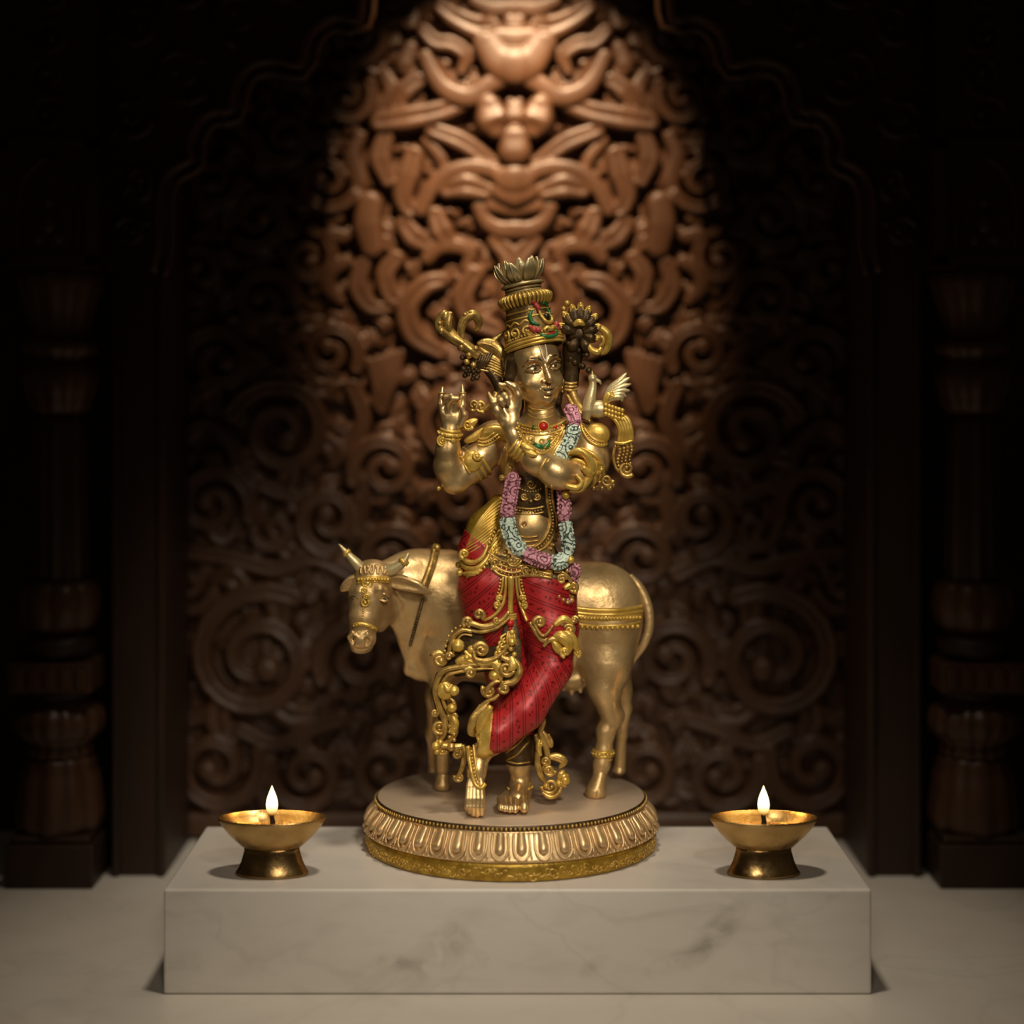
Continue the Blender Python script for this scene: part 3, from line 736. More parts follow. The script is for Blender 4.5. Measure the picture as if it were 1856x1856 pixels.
f.chain([C(812, 1180, ND + 90), C(788, 1262, ND + 96), C(785, 1330, ND + 106), C(786, 1390, ND + 116)], [40, 16, 12, 10], 14)
# udder
f.ell(C(1035, 1232, DB), (34, 22, 30), 16)
for x, y in ((1020, 1246), (1036, 1254), (1052, 1250)): f.cone(C(x, y - 8, DB - 14), C(x, y + 3, DB - 16), 6, 4, 4)
# folds
f.chain([C(712, 1078, DB - 82), C(724, 1100, DB - 76), C(732, 1140, DB - 62)], [5, 6, 4], 10, sub=True)
cow = smesh('cow', [f.mesh()], M_COW, statue)
cow_d = f.depth()
cow['label'] = 'champagne gold cow turning its head to the viewer'

def surf(fields, x, y, off=0, default=0.):
    """where the sight line through (x, y) meets the solids, off px in front of them"""
    d = default
    for _ in range(3):
        p = Lc(x, y, d); best = None
        for f_, dm in fields:
            i = int(round((p[0] - f_.lo[0]) / f_.v)); j = int(round((p[1] - f_.lo[1]) / f_.v))
            if 0 <= i < f_.n[0] and 0 <= j < f_.n[1] and not np.isnan(dm[i, j]): best = dm[i, j] if best is None else min(best, dm[i, j])
        if best is None: break
        d = best
    return d - off, best is not None
def drape(fields, P, off=0, smooth=2, default=0.):
    P = np.asarray(P, float); d = []; ok = []
    for x, y in P:
        q, h = surf(fields, x, y, off, default); d.append(q); ok.append(h)
    d = np.array(d); ok = np.array(ok)
    if ok.any() and not ok.all(): d[~ok] = np.interp(np.arange(len(d))[~ok], np.arange(len(d))[ok], d[ok])
    for _ in range(smooth):
        if len(d) > 3: e = d.copy(); e[1:-1] = (d[:-2] + 2 * d[1:-1] + d[2:]) / 4; d = np.minimum(e, d + 1.5)
    return np.array([Lc(x, y, q) for (x, y), q in zip(P, d)])
CF = [(cow_f, cow_d)]

def horn(pts, rad, name, tip):
    b = SB(); P = cr(Pt(*pts), 6); r = np.interp(np.linspace(0, 1, len(P)), np.linspace(0, 1, len(rad)), rad)
    b.sweep(P, r, None, (0, 0, -1), 14); b.ball(P[-1], r[-1]); h_ = b.build('horn', M_PALE, cow)
    b = SB(); i = int(len(P) * tip); b.sweep(P[i:i + 3], r[i] + 2.2, None, (0, 0, -1), 14); b.build('horn_ring', M_YEL, cow); return h_
horn([(658, 1034, HD - 2), (643, 1018, HD - 6), (628, 1002, HD - 6), (615, 987, HD - 4)], [12, 9.5, 6, 1.6], 'left', .62)
horn([(694, 1036, HD), (712, 1032, HD - 8), (730, 1020, HD - 14), (740, 1004, HD - 16)], [13, 11, 8, 2.4], 'right', .66)
def ear(pts, wid):
    f = Field((600, 1000, -60), (800, 1110, 120), 1.6)
    P = cr(Pt(*pts), 6); n = len(P); W_ = np.interp(np.linspace(0, 1, n), [0, .3, .65, 1], wid)
    for i in range(n - 1): f.cone(P[i], P[i + 1], W_[i], W_[i + 1], 3, flat=.42)
    for i in range(1, n - 2): f.cone(P[i] - (0, -2, 7), P[i + 1] - (0, -2, 7), W_[i] * .66, W_[i + 1] * .66, 3, True, .5)
    return smesh('ear', [f.mesh()], M_COW, cow)
ear([(654, 1052, HD - 4), (640, 1054, HD - 4), (628, 1062, HD - 2), (619, 1069, HD)], [8, 12, 9, 3])
ear([(700, 1052, HD + 2), (728, 1056, HD - 6), (756, 1064, HD - 8), (780, 1075, HD - 4)], [9, 14, 11, 3])
# bridle
b = SB()
for y, r in ((1047, 3.2), (1054, 3.2)):
    P = drape(CF, cr([(648, y + 3), (664, y + 1), (684, y), (704, y + 1)], 6), 1); b.sweep(P, r, None, (0, 0, -1), 8)
for x in np.linspace(650, 703, 11):
    d, _ = surf(CF, x, 1050.5); b.ball(Lc(x, 1050.5, d - 4), 3.6, 7, 5)
for x, y, r in ((666, 1057, 9), (662, 1092, 6.5), (664, 1082, 4.5), (660, 1070, 4)):
    d, _ = surf(CF, x, y); c_ = Lc(x, y, d - 3)
    t = np.linspace(0, 2 * PI, 15)[:-1]; b.sweep(np.stack([c_[0] + r * np.cos(t), c_[1] + r * np.sin(t), np.full(14, c_[2])], 1), 2.2, None, (0, 0, -1), 6, closed=True); b.ball(c_, (r * .55, r * .55, 3), 7, 5)
for i, y in enumerate(np.linspace(1062, 1120, 14)):
    x = np.interp(y, [1060, 1095, 1122], [663, 660, 657]); d, _ = surf(CF, x, y); b.ball(Lc(x, y, d - 2), 3.0 - .08 * i, 6, 5)
P = drape(CF, cr([(641, 1134), (652, 1131), (668, 1134), (684, 1143)], 6), .5); b.sweep(P, 4, 3.4, (0, 0, -1), 8)
for q in P[::3]: b.ball(q - (0, 0, 4), 2, 5, 4)
b.build('bridle', M_YEL, cow)
b = SB()      # forelock
for i in range(9):
    x = 656 + i * 5.2; P = drape(CF, cr([(x, 1024 + abs(i - 4)), (x - 2 + (i % 3) * 2, 1032), (x + (i % 2) * 4 - 2, 1041)], 4), 1); b.sweep(P, np.linspace(4, 2, len(P)), None, (0, 0, -1), 6)
b.build('forelock', M_COW, cow)
# necklace rope
b = SB(); P = drape(CF, cr([(792, 990), (788, 1012), (781, 1035), (773, 1056), (767, 1072)], 6), 2, 3, DB - 40); b.sweep(P, 6.5, None, (0, 0, -1), 8)
for i, q in enumerate(P): b.ball(q - (4, 0, 5), 6.4, 7, 5)
b.ball(Pt((792, 992, DB - 30))[0], 7)
b.build('neck_chain', M_OLD, cow)
b = SB(); q = cr([(766, 1088), (760, 1110), (752, 1140), (744, 1168)], 6); dz = np.array([surf(CF, x, y, 0, 70)[0] for x, y in q]); fit = np.polyfit(np.arange(len(q)), dz, 3); fit[-1] -= 3
P = np.array([Lc(x, y, np.polyval(fit, i)) for i, (x, y) in enumerate(q)]); b.sweep(P, 3, None, (0, 0, -1), 8)
for q in P: b.ball(q - (0, 0, 2), 3.8, 6, 5)
b.build('bead_chain', M_DARK, cow)
# flank band with bead fringe
b = SB()
for y, r in ((1104, 4.2), (1112, 4.2)):
    b.sweep(drape(CF, cr([(1030, y - 4), (1070, y + 1), (1110, y + 2), (1140, y), (1163, y - 4)], 8), 0, 3, DB - 50), r, None, (0, 0, -1), 8)
b.sweep(drape(CF, cr([(1032, 1128), (1070, 1134), (1110, 1134), (1140, 1132), (1160, 1127)], 8), 0, 3, DB - 50), 3, None, (0, 0, -1), 8)
b.sweep(drape(CF, cr([(1030, 1116), (1070, 1122), (1110, 1123), (1140, 1121), (1162, 1116)], 8), -1, 3, DB - 50), 8, 3, (0, 0, -1), 8)
for x in np.linspace(1036, 1160, 22): d, _ = surf(CF, x, 1121); b.ball(Lc(x, 1121 - abs(x - 1100) * .03, d - 3), 4, 6, 5)
for x in np.linspace(1046, 1156, 13): d, _ = surf(CF, x, 1139); b.ball(Lc(x, 1138.5 - abs(x - 1100) * .06, d - 2), (4.2, 4.6, 4), 6, 5)
b.build('flank_band', M_YEL, cow)
# tail
b = SB(); P = cr(Pt((1140, 1044, DB), (1160, 1068, DB - 4), (1174, 1100, DB - 10), (1177, 1135, DB - 14), (1168, 1165, DB - 16), (1152, 1190, DB - 10), (1140, 1212, DB)), 8)
b.sweep(P, np.interp(np.linspace(0, 1, len(P)), [0, .15, .5, .8, 1], [7, 10, 9, 7, 2.5]), None, (0, 0, -1), 12); b.build('tail', M_COW, cow)
# hooves and anklet
def hoof(x, y, d, sc=1.0, lean=-8):
    f = Field((x - 60, y - 70, d - 60), (x + 60, y + 30, d + 60), 1.6)
    top = Lc(x - lean * .6, y - 40 * sc, d); bot = Lc(x, y, d); bot[1] = min(bot[1], 1460.4 - 1)
    f.cone(top + (0, 2, 4), bot + (0, -10 * sc, -2), 12 * sc, 20 * sc, 4, flat=1.1)
    f.a[:, f.ax[1] > bot[1] + .5, :] = 5
    f.cone(bot + (2, -26 * sc, -26), bot + (2, 4, -24), 2, 2.5, 3, True)
    return smesh('hoof', [f.mesh()], M_COW, cow)
hoof(1080, 1443, 68, 1.0, -14); hoof(1121, 1414, 198, .8, -4); hoof(802, 1430, 122, .8, 0); hoof(786, 1414, 198, .75, 0)
b = SB(); 
for y, r, t in ((1361, 17.5, 4), (1368, 17, 3.4), (1376, 16, 2)):
    c_ = Lc(1093, y, ND - 2); a = np.linspace(0, 2 * PI, 25)[:-1]; b.sweep(np.stack([c_[0] + r * np.cos(a), c_[1] + 0 * a, c_[2] + r * np.sin(a)], 1), t, None, (0, 1, 0), 8, closed=True)
for a in np.linspace(0, 2 * PI, 17)[:-1]: c_ = Lc(1093, 1364, ND - 2); b.ball((c_[0] + 20 * math.cos(a), c_[1], c_[2] + 20 * math.sin(a)), 3.2, 6, 5)
b.build('anklet', M_YEL, cow)
for x, sg in ((697, 1), (641, -1)):
    b = SB(); d_ = surf(CF, x, 1085.5)[0]; b.ball(Lc(x, 1085.5, d_ + 2), (3.6, 3.2, 3.4), 10, 8)
    P = drape(CF, cr([(x - 8, 1086), (x - 3, 1081), (x + 3, 1081), (x + 8, 1086)], 5), .4); b.sweep(P, .9, None, (0, 0, -1), 6)
    b.build('eye', M_DARK, cow)  # dark ball and lid line stand in for shading on gold eyes
b = SB()
for x, y in ((665, 1161), (642, 1158)): d_ = surf(CF, x, y)[0]; b.ball(Lc(x, y, d_ + 2.5), (3.4, 5, 3.4), 10, 8, np.array([[.94, .34, 0], [-.34, .94, 0], [0, 0, 1]]))
b.build('nostrils', M_DARK, cow)
# ---- standing figure: one continuous body
fig_f = Field((775, 690, -135), (1120, 1468, 75), 1.6); f = fig_f
# torso
f.ell(C(938, 1035, -4), (84, 62, 48), 10); f.chain([C(946, 1010, -6), C(955, 960, -12), C(968, 890, -14)], [60, 46, 50], 18, flat=.72)
f.ell(C(960, 956, -28), (36, 34, 26), 14); f.ell(C(978, 838, -12), (74, 62, 44), 16)
f.ell(C(948, 822, -38), (32, 28, 18), 12); f.ell(C(1012, 822, -38), (32, 28, 18), 12)
f.chain([C(900, 792, -4), C(980, 778, -6), C(1066, 794, -4)], [28, 30, 30], 16, flat=.8)
f.chain([C(981, 782, -10), C(981, 756, -14), C(979, 722, -14)], [33, 25, 24], 12)
f.cone(C(950, 949, -60), C(950, 952, -50), 3, 3.5, 2, True)
# picture-left arm, raised
f.ell(C(893, 798, -6), (36, 34, 32), 10)
f.chain([C(890, 806, -8), C(858, 840, -16), C(826, 866, -24)], [33, 32, 29], 10)
f.chain([C(824, 866, -26), C(812, 845, -36), C(812, 815, -44), C(816, 782, -50)], [27, 25, 21, 16], 10)
# its hand: palm turned to the side, first and last finger raised
f.ell(C(819, 757, -52), (21, 24, 13), 8)
f.chain([C(833, 752, -54), C(838, 735, -56), C(839, 717, -56), C(838, 699, -55)], [7.5, 6.2, 5.2, 2.6], 4)
f.chain([C(803, 748, -54), C(799, 732, -54), C(800, 717, -53), C(802, 703, -52)], [6.5, 5.4, 4.6, 2.8], 4)
f.chain([C(824, 742, -58), C(826, 727, -62), C(818, 718, -66), C(806, 719, -66)], [6.6, 5.6, 5, 4], 3)
f.chain([C(813, 744, -58), C(812, 730, -64), C(820, 722, -72), C(830, 722, -72)], [6.4, 5.4, 4.8, 3.8], 3)
f.chain([C(834, 768, -58), C(842, 752, -66), C(836, 738, -70)], [7.5, 6.2, 4.6], 4)
# picture-right arm, forearm crossing the chest
f.ell(C(1066, 802, -6), (34, 35, 31), 10)
f.chain([C(1070, 806, -10), C(1070, 836, -26), C(1048, 862, -52)], [33, 33, 28], 10)
f.chain([C(1046, 864, -56), C(1010, 858, -76), C(972, 836, -88), C(940, 812, -92)], [28, 27, 23, 16], 10)
f.chain([C(940, 814, -92), C(931, 790, -93), C(924, 770, -92)], [15.5, 13.5, 15], 8)
f.ell(C(922, 747, -92), (19.5, 28, 11), 8); f.ell(C(930, 764, -97), (10, 14, 8), 6)
f.chain([C(936, 736, -92), C(939, 716, -96), C(932, 701, -99), C(917, 692, -102)], [9, 7.8, 6.4, 3.6], 3.5)
f.chain([C(927, 728, -88), C(926, 710, -88), C(918, 700, -90), C(905, 696, -93)], [8, 7, 5.8, 3.4], 3)
f.chain([C(918, 730, -96), C(914, 717, -104), C(918, 722, -112), C(922, 732, -112)], [7, 6, 5.4, 4.4], 2.5)
f.chain([C(910, 734, -96), C(904, 722, -102), C(907, 726, -110), C(912, 734, -110)], [6.4, 5.6, 5, 4], 2.5)
f.chain([C(911, 760, -98), C(901, 744, -102), C(894, 729, -104), C(886, 713, -102)], [10, 8.2, 6.6, 3.2], 5)
# legs
f.chain([C(893, 1060, 4), C(905, 1130, 4), C(922, 1205, 8)], [60, 54, 38], 14)
f.chain([C(922, 1205, 8), C(935, 1290, 12), C(941, 1385, 2), C(943, 1412, 2)], [36, 32, 19, 16], 10)
f.chain([C(985, 1065, -10), C(998, 1140, -26), C(1000, 1208, -42)], [58, 48, 33], 14)
f.chain([C(998, 1212, -44), C(950, 1290, -58), C(893, 1348, -66)], [32, 29, 19], 10)
# planted foot
f.chain([C(943, 1412, 4), C(945, 1436, 6)], [16, 19], 8); f.ell(C(945, 1446, 10), (16, 13, 18), 8)
f.chain([C(942, 1428, 0), C(938, 1447, -32)], [18, 17], 10); f.chain([C(940, 1444, -16), C(928, 1453, -26)], [15, 11], 8, flat=1.1)
for x, r, y in ((950, 9.5, 1464), (934, 7.6, 1466), (924, 7.0, 1466), (915, 6.6, 1465), (907, 6.0, 1463)):
    f.chain([C(938 + (x - 938) * .7, 1438, -12), C(x - 1, 1448, -40), C(x, y - 2, -66), C(x, y + 2, -70)], [r * .85, r * .92, r, r * .8], 1.6)
# crossed foot on its toes
f.chain([C(893, 1348, -66), C(874, 1362, -62)], [19, 17], 8); f.ell(C(884, 1352, -50), (13, 14, 12), 8)
f.chain([C(872, 1364, -64), C(864, 1398, -76), C(862, 1426, -80)], [18, 16, 14], 8, flat=.75)
for i, (x, r, y) in enumerate(((875, 6.8, 1474), (866, 5.8, 1477), (858, 5.2, 1476), (851, 4.8, 1472), (845, 4.4, 1466))):
    f.chain([C(863 + (x - 863) * .5, 1400, -80), C(863 + (x - 863) * .8, 1424, -87), C(863 + (x - 863) * .9, 1447, -93), C(862 + (x - 863) * .9, 1462, -94), C(862 + (x - 863) * .9, y, -89)], [r * .8, r * .9, r * .95, r * .95, r * .8], 1.4)
f.a[:, f.ax[1] > 1460.6, :] = 5
# ---- head, turned to the picture's right and tilted
hd_f = Field((900, 585, -95), (1050, 775, 60), .9); g = hd_f
ya, ro = math.radians(23), math.radians(8)
ex = np.array([math.cos(ya), 0, math.sin(ya)]); ez = np.array([math.sin(ya), 0, -math.cos(ya)]); ey = np.array([0, -1., 0])
RR = np.array([[math.cos(ro), math.sin(ro), 0], [-math.sin(ro), math.cos(ro), 0], [0, 0, 1]])
HM = np.stack([RR @ ex, RR @ ey, RR @ ez], 1)
HC = Lc(970, 668, -16)
def hp(x, y, z): return HC + HM @ np.array([x, y, z], float)
def he(c, r, k=4, sub=False): g.ell(hp(*c), r, k, sub, HM)
def hc(P, R, k=3, sub=False): g.chain([hp(*p) for p in P], R, k, sub)
he((0, 20, -8), (46, 52, 52), 8); he((0, 22, 8), (41, 36, 38), 10); he((0, -16, 10), (39, 43, 36), 12)
he((0, -40, 20), (25, 24, 23), 12); hc([(0, -57, 33.5), (0, -54, 32)], [9.5, 9.5], 10)
for s_ in (-1, 1):
    he((s_ * 21, -26, 26), (17, 15, 14), 12); hc([(s_ * 16, -56, 18), (s_ * 33, -39, 2), (s_ * 39, -14, -8)], [9, 9, 8], 12)
    he((s_ * 20.5, 0, 50), (15, 8.5, 11), 6, True)
    he((s_ * 20, -1, 37.5), (13, 7.4, 8.2), 1.2)
    hc([(s_ * 7.5, -2.5, 43), (s_ * 13, 4, 45.8), (s_ * 21, 6.4, 46.2), (s_ * 29, 4, 42.4), (s_ * 35, -1, 37)], [1.4, 2.1, 2.4, 2.1, 1.4], 1.2)
    hc([(s_ * 8.5, -4, 43), (s_ * 15, -7, 44), (s_ * 23, -7, 43.4), (s_ * 31, -3.5, 39)], [1.1, 1.4, 1.4, 1.1], 1.4)
    hc([(s_ * 5, 9, 46.5), (s_ * 14, 16, 46), (s_ * 26, 16.5, 42), (s_ * 36, 9, 35)], [2.2, 3, 2.8, 1.5], 5)
    he((s_ * 7.6, -25, 46.5), (4.8, 4.2, 5), 2.5)
    g.cone(hp(s_ * 4, -28.5, 50), hp(s_ * 5, -28, 46), 1.7, 1.5, 1.5, True)
    hc([(s_ * 42, 6, -6), (s_ * 46, -2, -10), (s_ * 43, -16, -8), (s_ * 41, -24, -5)], [5, 5.5, 4.5, 4], 4)
    hc([(s_ * 14.5, -34, 41), (s_ * 17, -38, 38.5)], [1.2, 1.6], 3, True)
hc([(0, 7, 44), (0, -8, 50), (0, -20, 56), (0, -24, 56)], [4, 4, 5.4, 5.6], 4)
hc([(-14, -35.8, 41.5), (-6, -38, 47.6), (-2.5, -36.6, 49.6), (0, -37.6, 49.8), (2.5, -36.6, 49.6), (6, -38, 47.6), (14, -35.8, 41.5)], [1.2, 2.6, 3, 2.8, 3, 2.6, 1.2], 1.5)
hc([(-10, -42.5, 43.5), (-4, -45.5, 47.4), (0, -46, 48), (4, -45.5, 47.4), (10, -42.5, 43.5)], [1.6, 3.2, 3.6, 3.2, 1.6], 2)
hc([(-14.5, -36, 42.5), (-6, -41, 49), (0, -41.2, 51.5), (6, -41, 49), (14.5, -36, 42.5)], [.8, 1, 1.1, 1, .8], 1, True)
hc([(-6, -50, 43), (6, -50, 43)], [1.4, 1.4], 4, True)
g.chain([Lc(980, 770, -14), Lc(979, 735, -14), Lc(976, 705, -14)], [27, 24.5, 25], 10)
fig_d = fig_f.depth(); hd_d = hd_f.depth()
figure = smesh('standing_figure', [fig_f.mesh(), hd_f.mesh()], M_SKIN, statue)
figure['label'] = 'standing deity with legs crossed, one foot on its toes, hands raised beside the face'
# ---- red cloth over the legs
dh_f = Field((815, 985, -135), (1065, 1400, 90), 1.6); g = dh_f
g.ell(C(938, 1040, -4), (90, 60, 54), 10)
g.chain([C(893, 1058, 2), C(903, 1130, 2), C(921, 1205, 6), C(934, 1290, 10), C(938, 1345, 8)], [65, 59, 43, 37, 30], 12)
dh2 = Field((815, 985, -150), (1065, 1400, 90), 1.6)
dh2.ell(C(985, 1062, -8), (58, 56, 52), 8)
dh2.chain([C(985, 1062, -12), C(998, 1138, -30), C(1001, 1206, -47)], [61, 50, 36], 10)
dh2.chain([C(1000, 1211, -49), C(952, 1286, -63), C(903, 1328, -71), C(876, 1346, -72)], [36, 36, 33, 26], 8)
ank = Lc(903, 1336, -71); dirn = Lc(1000, 1211, -49) - ank; dirn /= np.linalg.norm(dirn)
X, Y, D = dh2.ax[0][:, None, None], dh2.ax[1][None, :, None], dh2.ax[2][None, None, :]
cut = 894 - (Y - 1268) * .10 - X + 0 * D; hem_full = dh2.a.copy()
dh2.a = np.maximum(dh2.a, np.where(Y > 1225, cut, -50)).astype(np.float32)
dh2.a = np.maximum(dh2.a, (1008 - Y) + 0 * X + 0 * D).astype(np.float32)
g.a = np.maximum(g.a, np.maximum(998 - g.ax[1], g.ax[1] - 1330)[None, :, None]).astype(np.float32)
dh_d = dh_f.depth(); dh2_d = dh2.depth()
def st1(V): return ((V[:, 0] - 836) * .62 + (V[:, 1] - 1000) * .78 + .0011 * (V[:, 0] - 836) ** 2) / 25.
def st2(V):
    up = ((V[:, 1] - 1040) * .95 - (V[:, 0] - 950) * .36) / 25.
    lo = (V[:, 0] - 900 + .35 * np.maximum(0, 1265 - V[:, 1]) ** 2 / 80) / 23.
    m = np.clip((V[:, 1] - 1165) / 40, 0, 1); return np.where(m > .5, lo, up)
smesh('dhoti', [dh_f.mesh()], M_CLOTH, figure, st1); o = smesh('dhoti_leg', [dh2.mesh()], M_CLOTH, figure, st2)
hem = Field((815, 985, -150), (1065, 1400, 90), 1.6)
hem.a = np.maximum(hem_full - 1.8, np.maximum(cut - 19 + 0 * hem_full * 0, -cut - 1.5)).astype(np.float32)
hem.a = np.maximum(hem.a, (1236 - Y) + 0 * X + 0 * D).astype(np.float32)
smesh('leg_hem', [hem.mesh()], M_YEL, figure)
BF = [(fig_f, fig_d), (hd_f, hd_d)]; DF = BF + [(dh_f, dh_d), (dh2, dh2_d)]
TOR = [(fig_f, fig_d)]

class Orn:
    """gold relief laid on the body or standing free"""
    def __init__(s): s.b = SB()
    def line(s, P, r, off=0, fl=None, n=6, sm=3, flds=None, flat=None):
        Q = drape(flds or DF, cr(P, n) if len(P) > 2 else np.array([np.array(P[0]) + (np.array(P[1]) - np.array(P[0])) * t for t in np.linspace(0, 1, 10)]), off, sm)
        rr = np.interp(np.linspace(0, 1, len(Q)), np.linspace(0, 1, len(np.atleast_1d(r))), np.atleast_1d(r))
        s.b.sweep(Q, rr, rr * (flat or 1), (0, 0, -1), 8); return Q
    def beads(s, P, r, step, off=0, flds=None):
        Q = cr(P, 12); L_ = np.concatenate([[0], np.cumsum(np.hypot(*np.diff(Q, axis=0).T))])
        for t in np.arange(step / 2, L_[-1], step):
            x = np.interp(t, L_, Q[:, 0]); y = np.interp(t, L_, Q[:, 1]); d, _ = surf(flds or DF, x, y, off); s.b.ball(Lc(x, y, d), r, 7, 5)
    def free(s, P, r, n=8):
        Q = cr(Pt(*P), n) if len(P[0]) == 3 else P
        rr = np.interp(np.linspace(0, 1, len(Q)), np.linspace(0, 1, len(np.atleast_1d(r))), np.atleast_1d(r)); s.b.sweep(Q, rr, None, (0, 0, -1), 8); return Q
    def curl(s, x, y, r, a0, turns, sg, d, th, bead=True, d2=None, ribbon=1.0):
        P = spiral(x, y, r, a0, turns, sg, .22); dd = np.linspace(d, d if d2 is None else d2, len(P))
        Q = np.array([Lc(p[0], p[1], q) for p, q in zip(P, dd)]); rr = np.linspace(th, th * .6, len(P))
        s.b.sweep(Q, rr, rr * ribbon, (0, 0, -1), 8)
        if bead: s.b.ball(Q[-1] - (0, 0, th * .3), max(th * 1.05, r * .3), 9, 7)
    def leaf(s, P, w, t=3., fold=True):
        """a pointed leaf along P (x, y, d), with a raised vein"""
        Q = cr(Pt(*P), 6); u = np.linspace(0, 1, len(Q)); ww = w * np.sin(PI * np.clip(u * .88 + .1, 0, 1)) ** .7 + .4
        s.b.sweep(Q, ww, np.minimum(ww, t), (0, 0, -1), 10)
        if fold: s.b.sweep(Q - (0, 0, t * .75), ww * .16 + .5, None, (0, 0, -1), 6)
    def ball(s, x, y, d, r): s.b.ball(Lc(x, y, d), r, 10, 8)
    def done(s, name, m, parent=None): return s.b.build(name, m, parent or figure)
def dd(x, y, off=0, fl=None): return surf(fl or DF, x, y, off)[0]
M_UMBER = paint('umber_paint', (.035, .02, .010), .35)
M_IVORY = paint('ivory_paint', (.80, .74, .60), .4)
# ---- painted face
def hl(o, P, r, n=5):
    Q = cr(np.array([hp(*p) for p in P]), n); rr = np.interp(np.linspace(0, 1, len(Q)), np.linspace(0, 1, len(np.atleast_1d(r))), np.atleast_1d(r)); o.b.sweep(Q, rr, None, tuple(HM[:, 2]), 8)
o = Orn()
for s_ in (-1, 1):
    hl(o, [(s_ * 7, -2.8, 44.2), (s_ * 13, 4, 47.3), (s_ * 21, 6.2, 48), (s_ * 29, 3.8, 44.2), (s_ * 37, -1.6, 37.4)], [.6, 1.3, 1.5, 1.2, .5])
    hl(o, [(s_ * 8.5, -4.2, 44), (s_ * 15, -7, 45.2), (s_ * 23, -7, 44.6), (s_ * 32, -3.4, 40)], [.4, .7, .7, .4])
    hl(o, [(s_ * 5, 11, 49.5), (s_ * 14, 17.5, 49.6), (s_ * 26, 18, 45), (s_ * 37, 10, 36.5)], [.5, 1.6, 1.5, .4])
    o.b.ball(hp(s_ * 20, .6, 45.2), (3.3, 3.3, 1.4), 10, 8, HM)
hl(o, [(-11.5, -38, 46), (-6, -40.6, 49.4), (0, -41, 50.8), (6, -40.6, 49.4), (11.5, -38, 46)], [.3, .7, .8, .7, .3])
o.done('eye_and_lip_paint', M_UMBER)
o = Orn()
hl(o, [(-6, 40, 45), (-5, 26, 49.3), (-2.5, 14, 50.6), (0, 11, 50.8), (2.5, 14, 50.6), (5, 26, 49.3), (6, 40, 45)], [1.1] * 3)
o.done('forehead_mark', M_IVORY)
# ---- hair
hf = Field((895, 585, -70), (1050, 790, 60), 1.4)
hf.ell(hp(0, 18, -12), np.array([53, 53, 48]), 6, False, HM)
for s_ in (-1, 1):
    hf.chain([hp(s_ * 44, 20, 2), hp(s_ * 48, -10, -8), hp(s_ * 46, -40, -14), hp(s_ * 42, -66, -14)], [9, 10, 10, 7], 5)
    hf.chain([hp(s_ * 30, -20, -38), hp(s_ * 36, -60, -34), hp(s_ * 44, -96, -24)], [20, 16, 10], 8)
hf.put(lambda X, Y, D: (X - hp(0, 0, 29)[0]) * -HM[0, 2] + (Y - hp(0, 0, 29)[1]) * -HM[1, 2] + (D - hp(0, 0, 29)[2]) * -HM[2, 2], (895, 585, -70), (1050, 790, 60), 2, True)
smesh('hair', [hf.mesh()], M_DARK, figure)
for s_ in (-1, 1):      # ear ornaments
    o = Orn()
    for yy, r in ((-22, 5), (-31, 6.5), (-41, 4.5), (-48, 3.2)): o.b.ball(hp(s_ * 48, yy, -2), r, 9, 7)
    t = np.linspace(0, 2 * PI, 17)[:-1]; o.b.sweep(np.array([hp(s_ * 49, -31 + 9 * math.sin(a), -2 + 9 * math.cos(a)) for a in t]), 2, None, tuple(HM[:, 0]), 6, closed=True)
    o.done('earring', M_OLD)
# ---- tall crown leaning with the head
A_ = Lc(969, 628, -14); B_ = Lc(938, 472, -6); ax_ = (B_ - A_) / np.linalg.norm(B_ - A_)
fr_ = np.array([.30, 0, -1.]); fr_ -= ax_ * fr_.dot(ax_); fr_ /= np.linalg.norm(fr_); sd_ = np.cross(fr_, ax_); 
if sd_[0] < 0: sd_ = -sd_
CR_ = np.stack([sd_, fr_, ax_], 1)
prof = [(-16, 48), (-8, 50.5), (0, 51.5), (10, 51.5), (14, 49.5), (28, 49.5), (36, 46.5), (54, 41.5), (70, 39), (76, 40), (80, 44), (86, 46.5), (91, 46), (95, 42), (97, 35), (101, 32), (108, 32.5), (112, 36), (116, 36.5), (119, 32), (121, 26)]
def cp(a, t, off=0):
    r = np.interp(t, [p[0] for p in prof], [p[1] for p in prof]) + off; a = math.radians(a)
    return A_ + ax_ * t + sd_ * r * math.sin(a) + fr_ * r * math.cos(a)
b = SB(); b.lathe([p for p in prof if p[0] >= -2], A_, CR_, 56); crown = b.build('crown', M_BRZ, figure)
def cl(b, P, r, n=5):
    Q = cr(np.array([cp(*p) for p in P]), n); rr = np.interp(np.linspace(0, 1, len(Q)), np.linspace(0, 1, len(np.atleast_1d(r))), np.atleast_1d(r)); b.sweep(Q, rr, None, tuple(fr_), 8)
b = SB()
for t, r in ((0, 3), (6, 2.6), (-6, 2.8)):
    Q = np.array([cp(a, t - 9 * math.exp(-(a / 95) ** 2) * -1, 1) for a in np.linspace(-125, 125, 40)]); b.sweep(Q, r, None, tuple(ax_), 8)
for a in np.linspace(-120, 120, 34): b.ball(cp(a, 11.5 + 9 * math.exp(-(a / 95) ** 2), 1), 2.3, 6, 5)
for a0 in (-112, -84, -56, -28, 58, 84, 110):      # scrolls round the brow band
    P = spiral(0, 0, 12, -90, 1.3, 1 if a0 < 0 else -1, .25); b.sweep(np.array([cp(a0 + p[0] * 1.15, 27 + p[1] * .95, .6) for p in P]), np.linspace(2.5, 1.6, len(P)), None, tuple(fr_), 6); b.ball(cp(a0, 27, 1), 3.2, 7, 5)
    cl(b, [(a0 - 14, 40, 0), (a0, 46, 0), (a0 + 14, 40, 0)], [1.5, 2.4, 1.5])
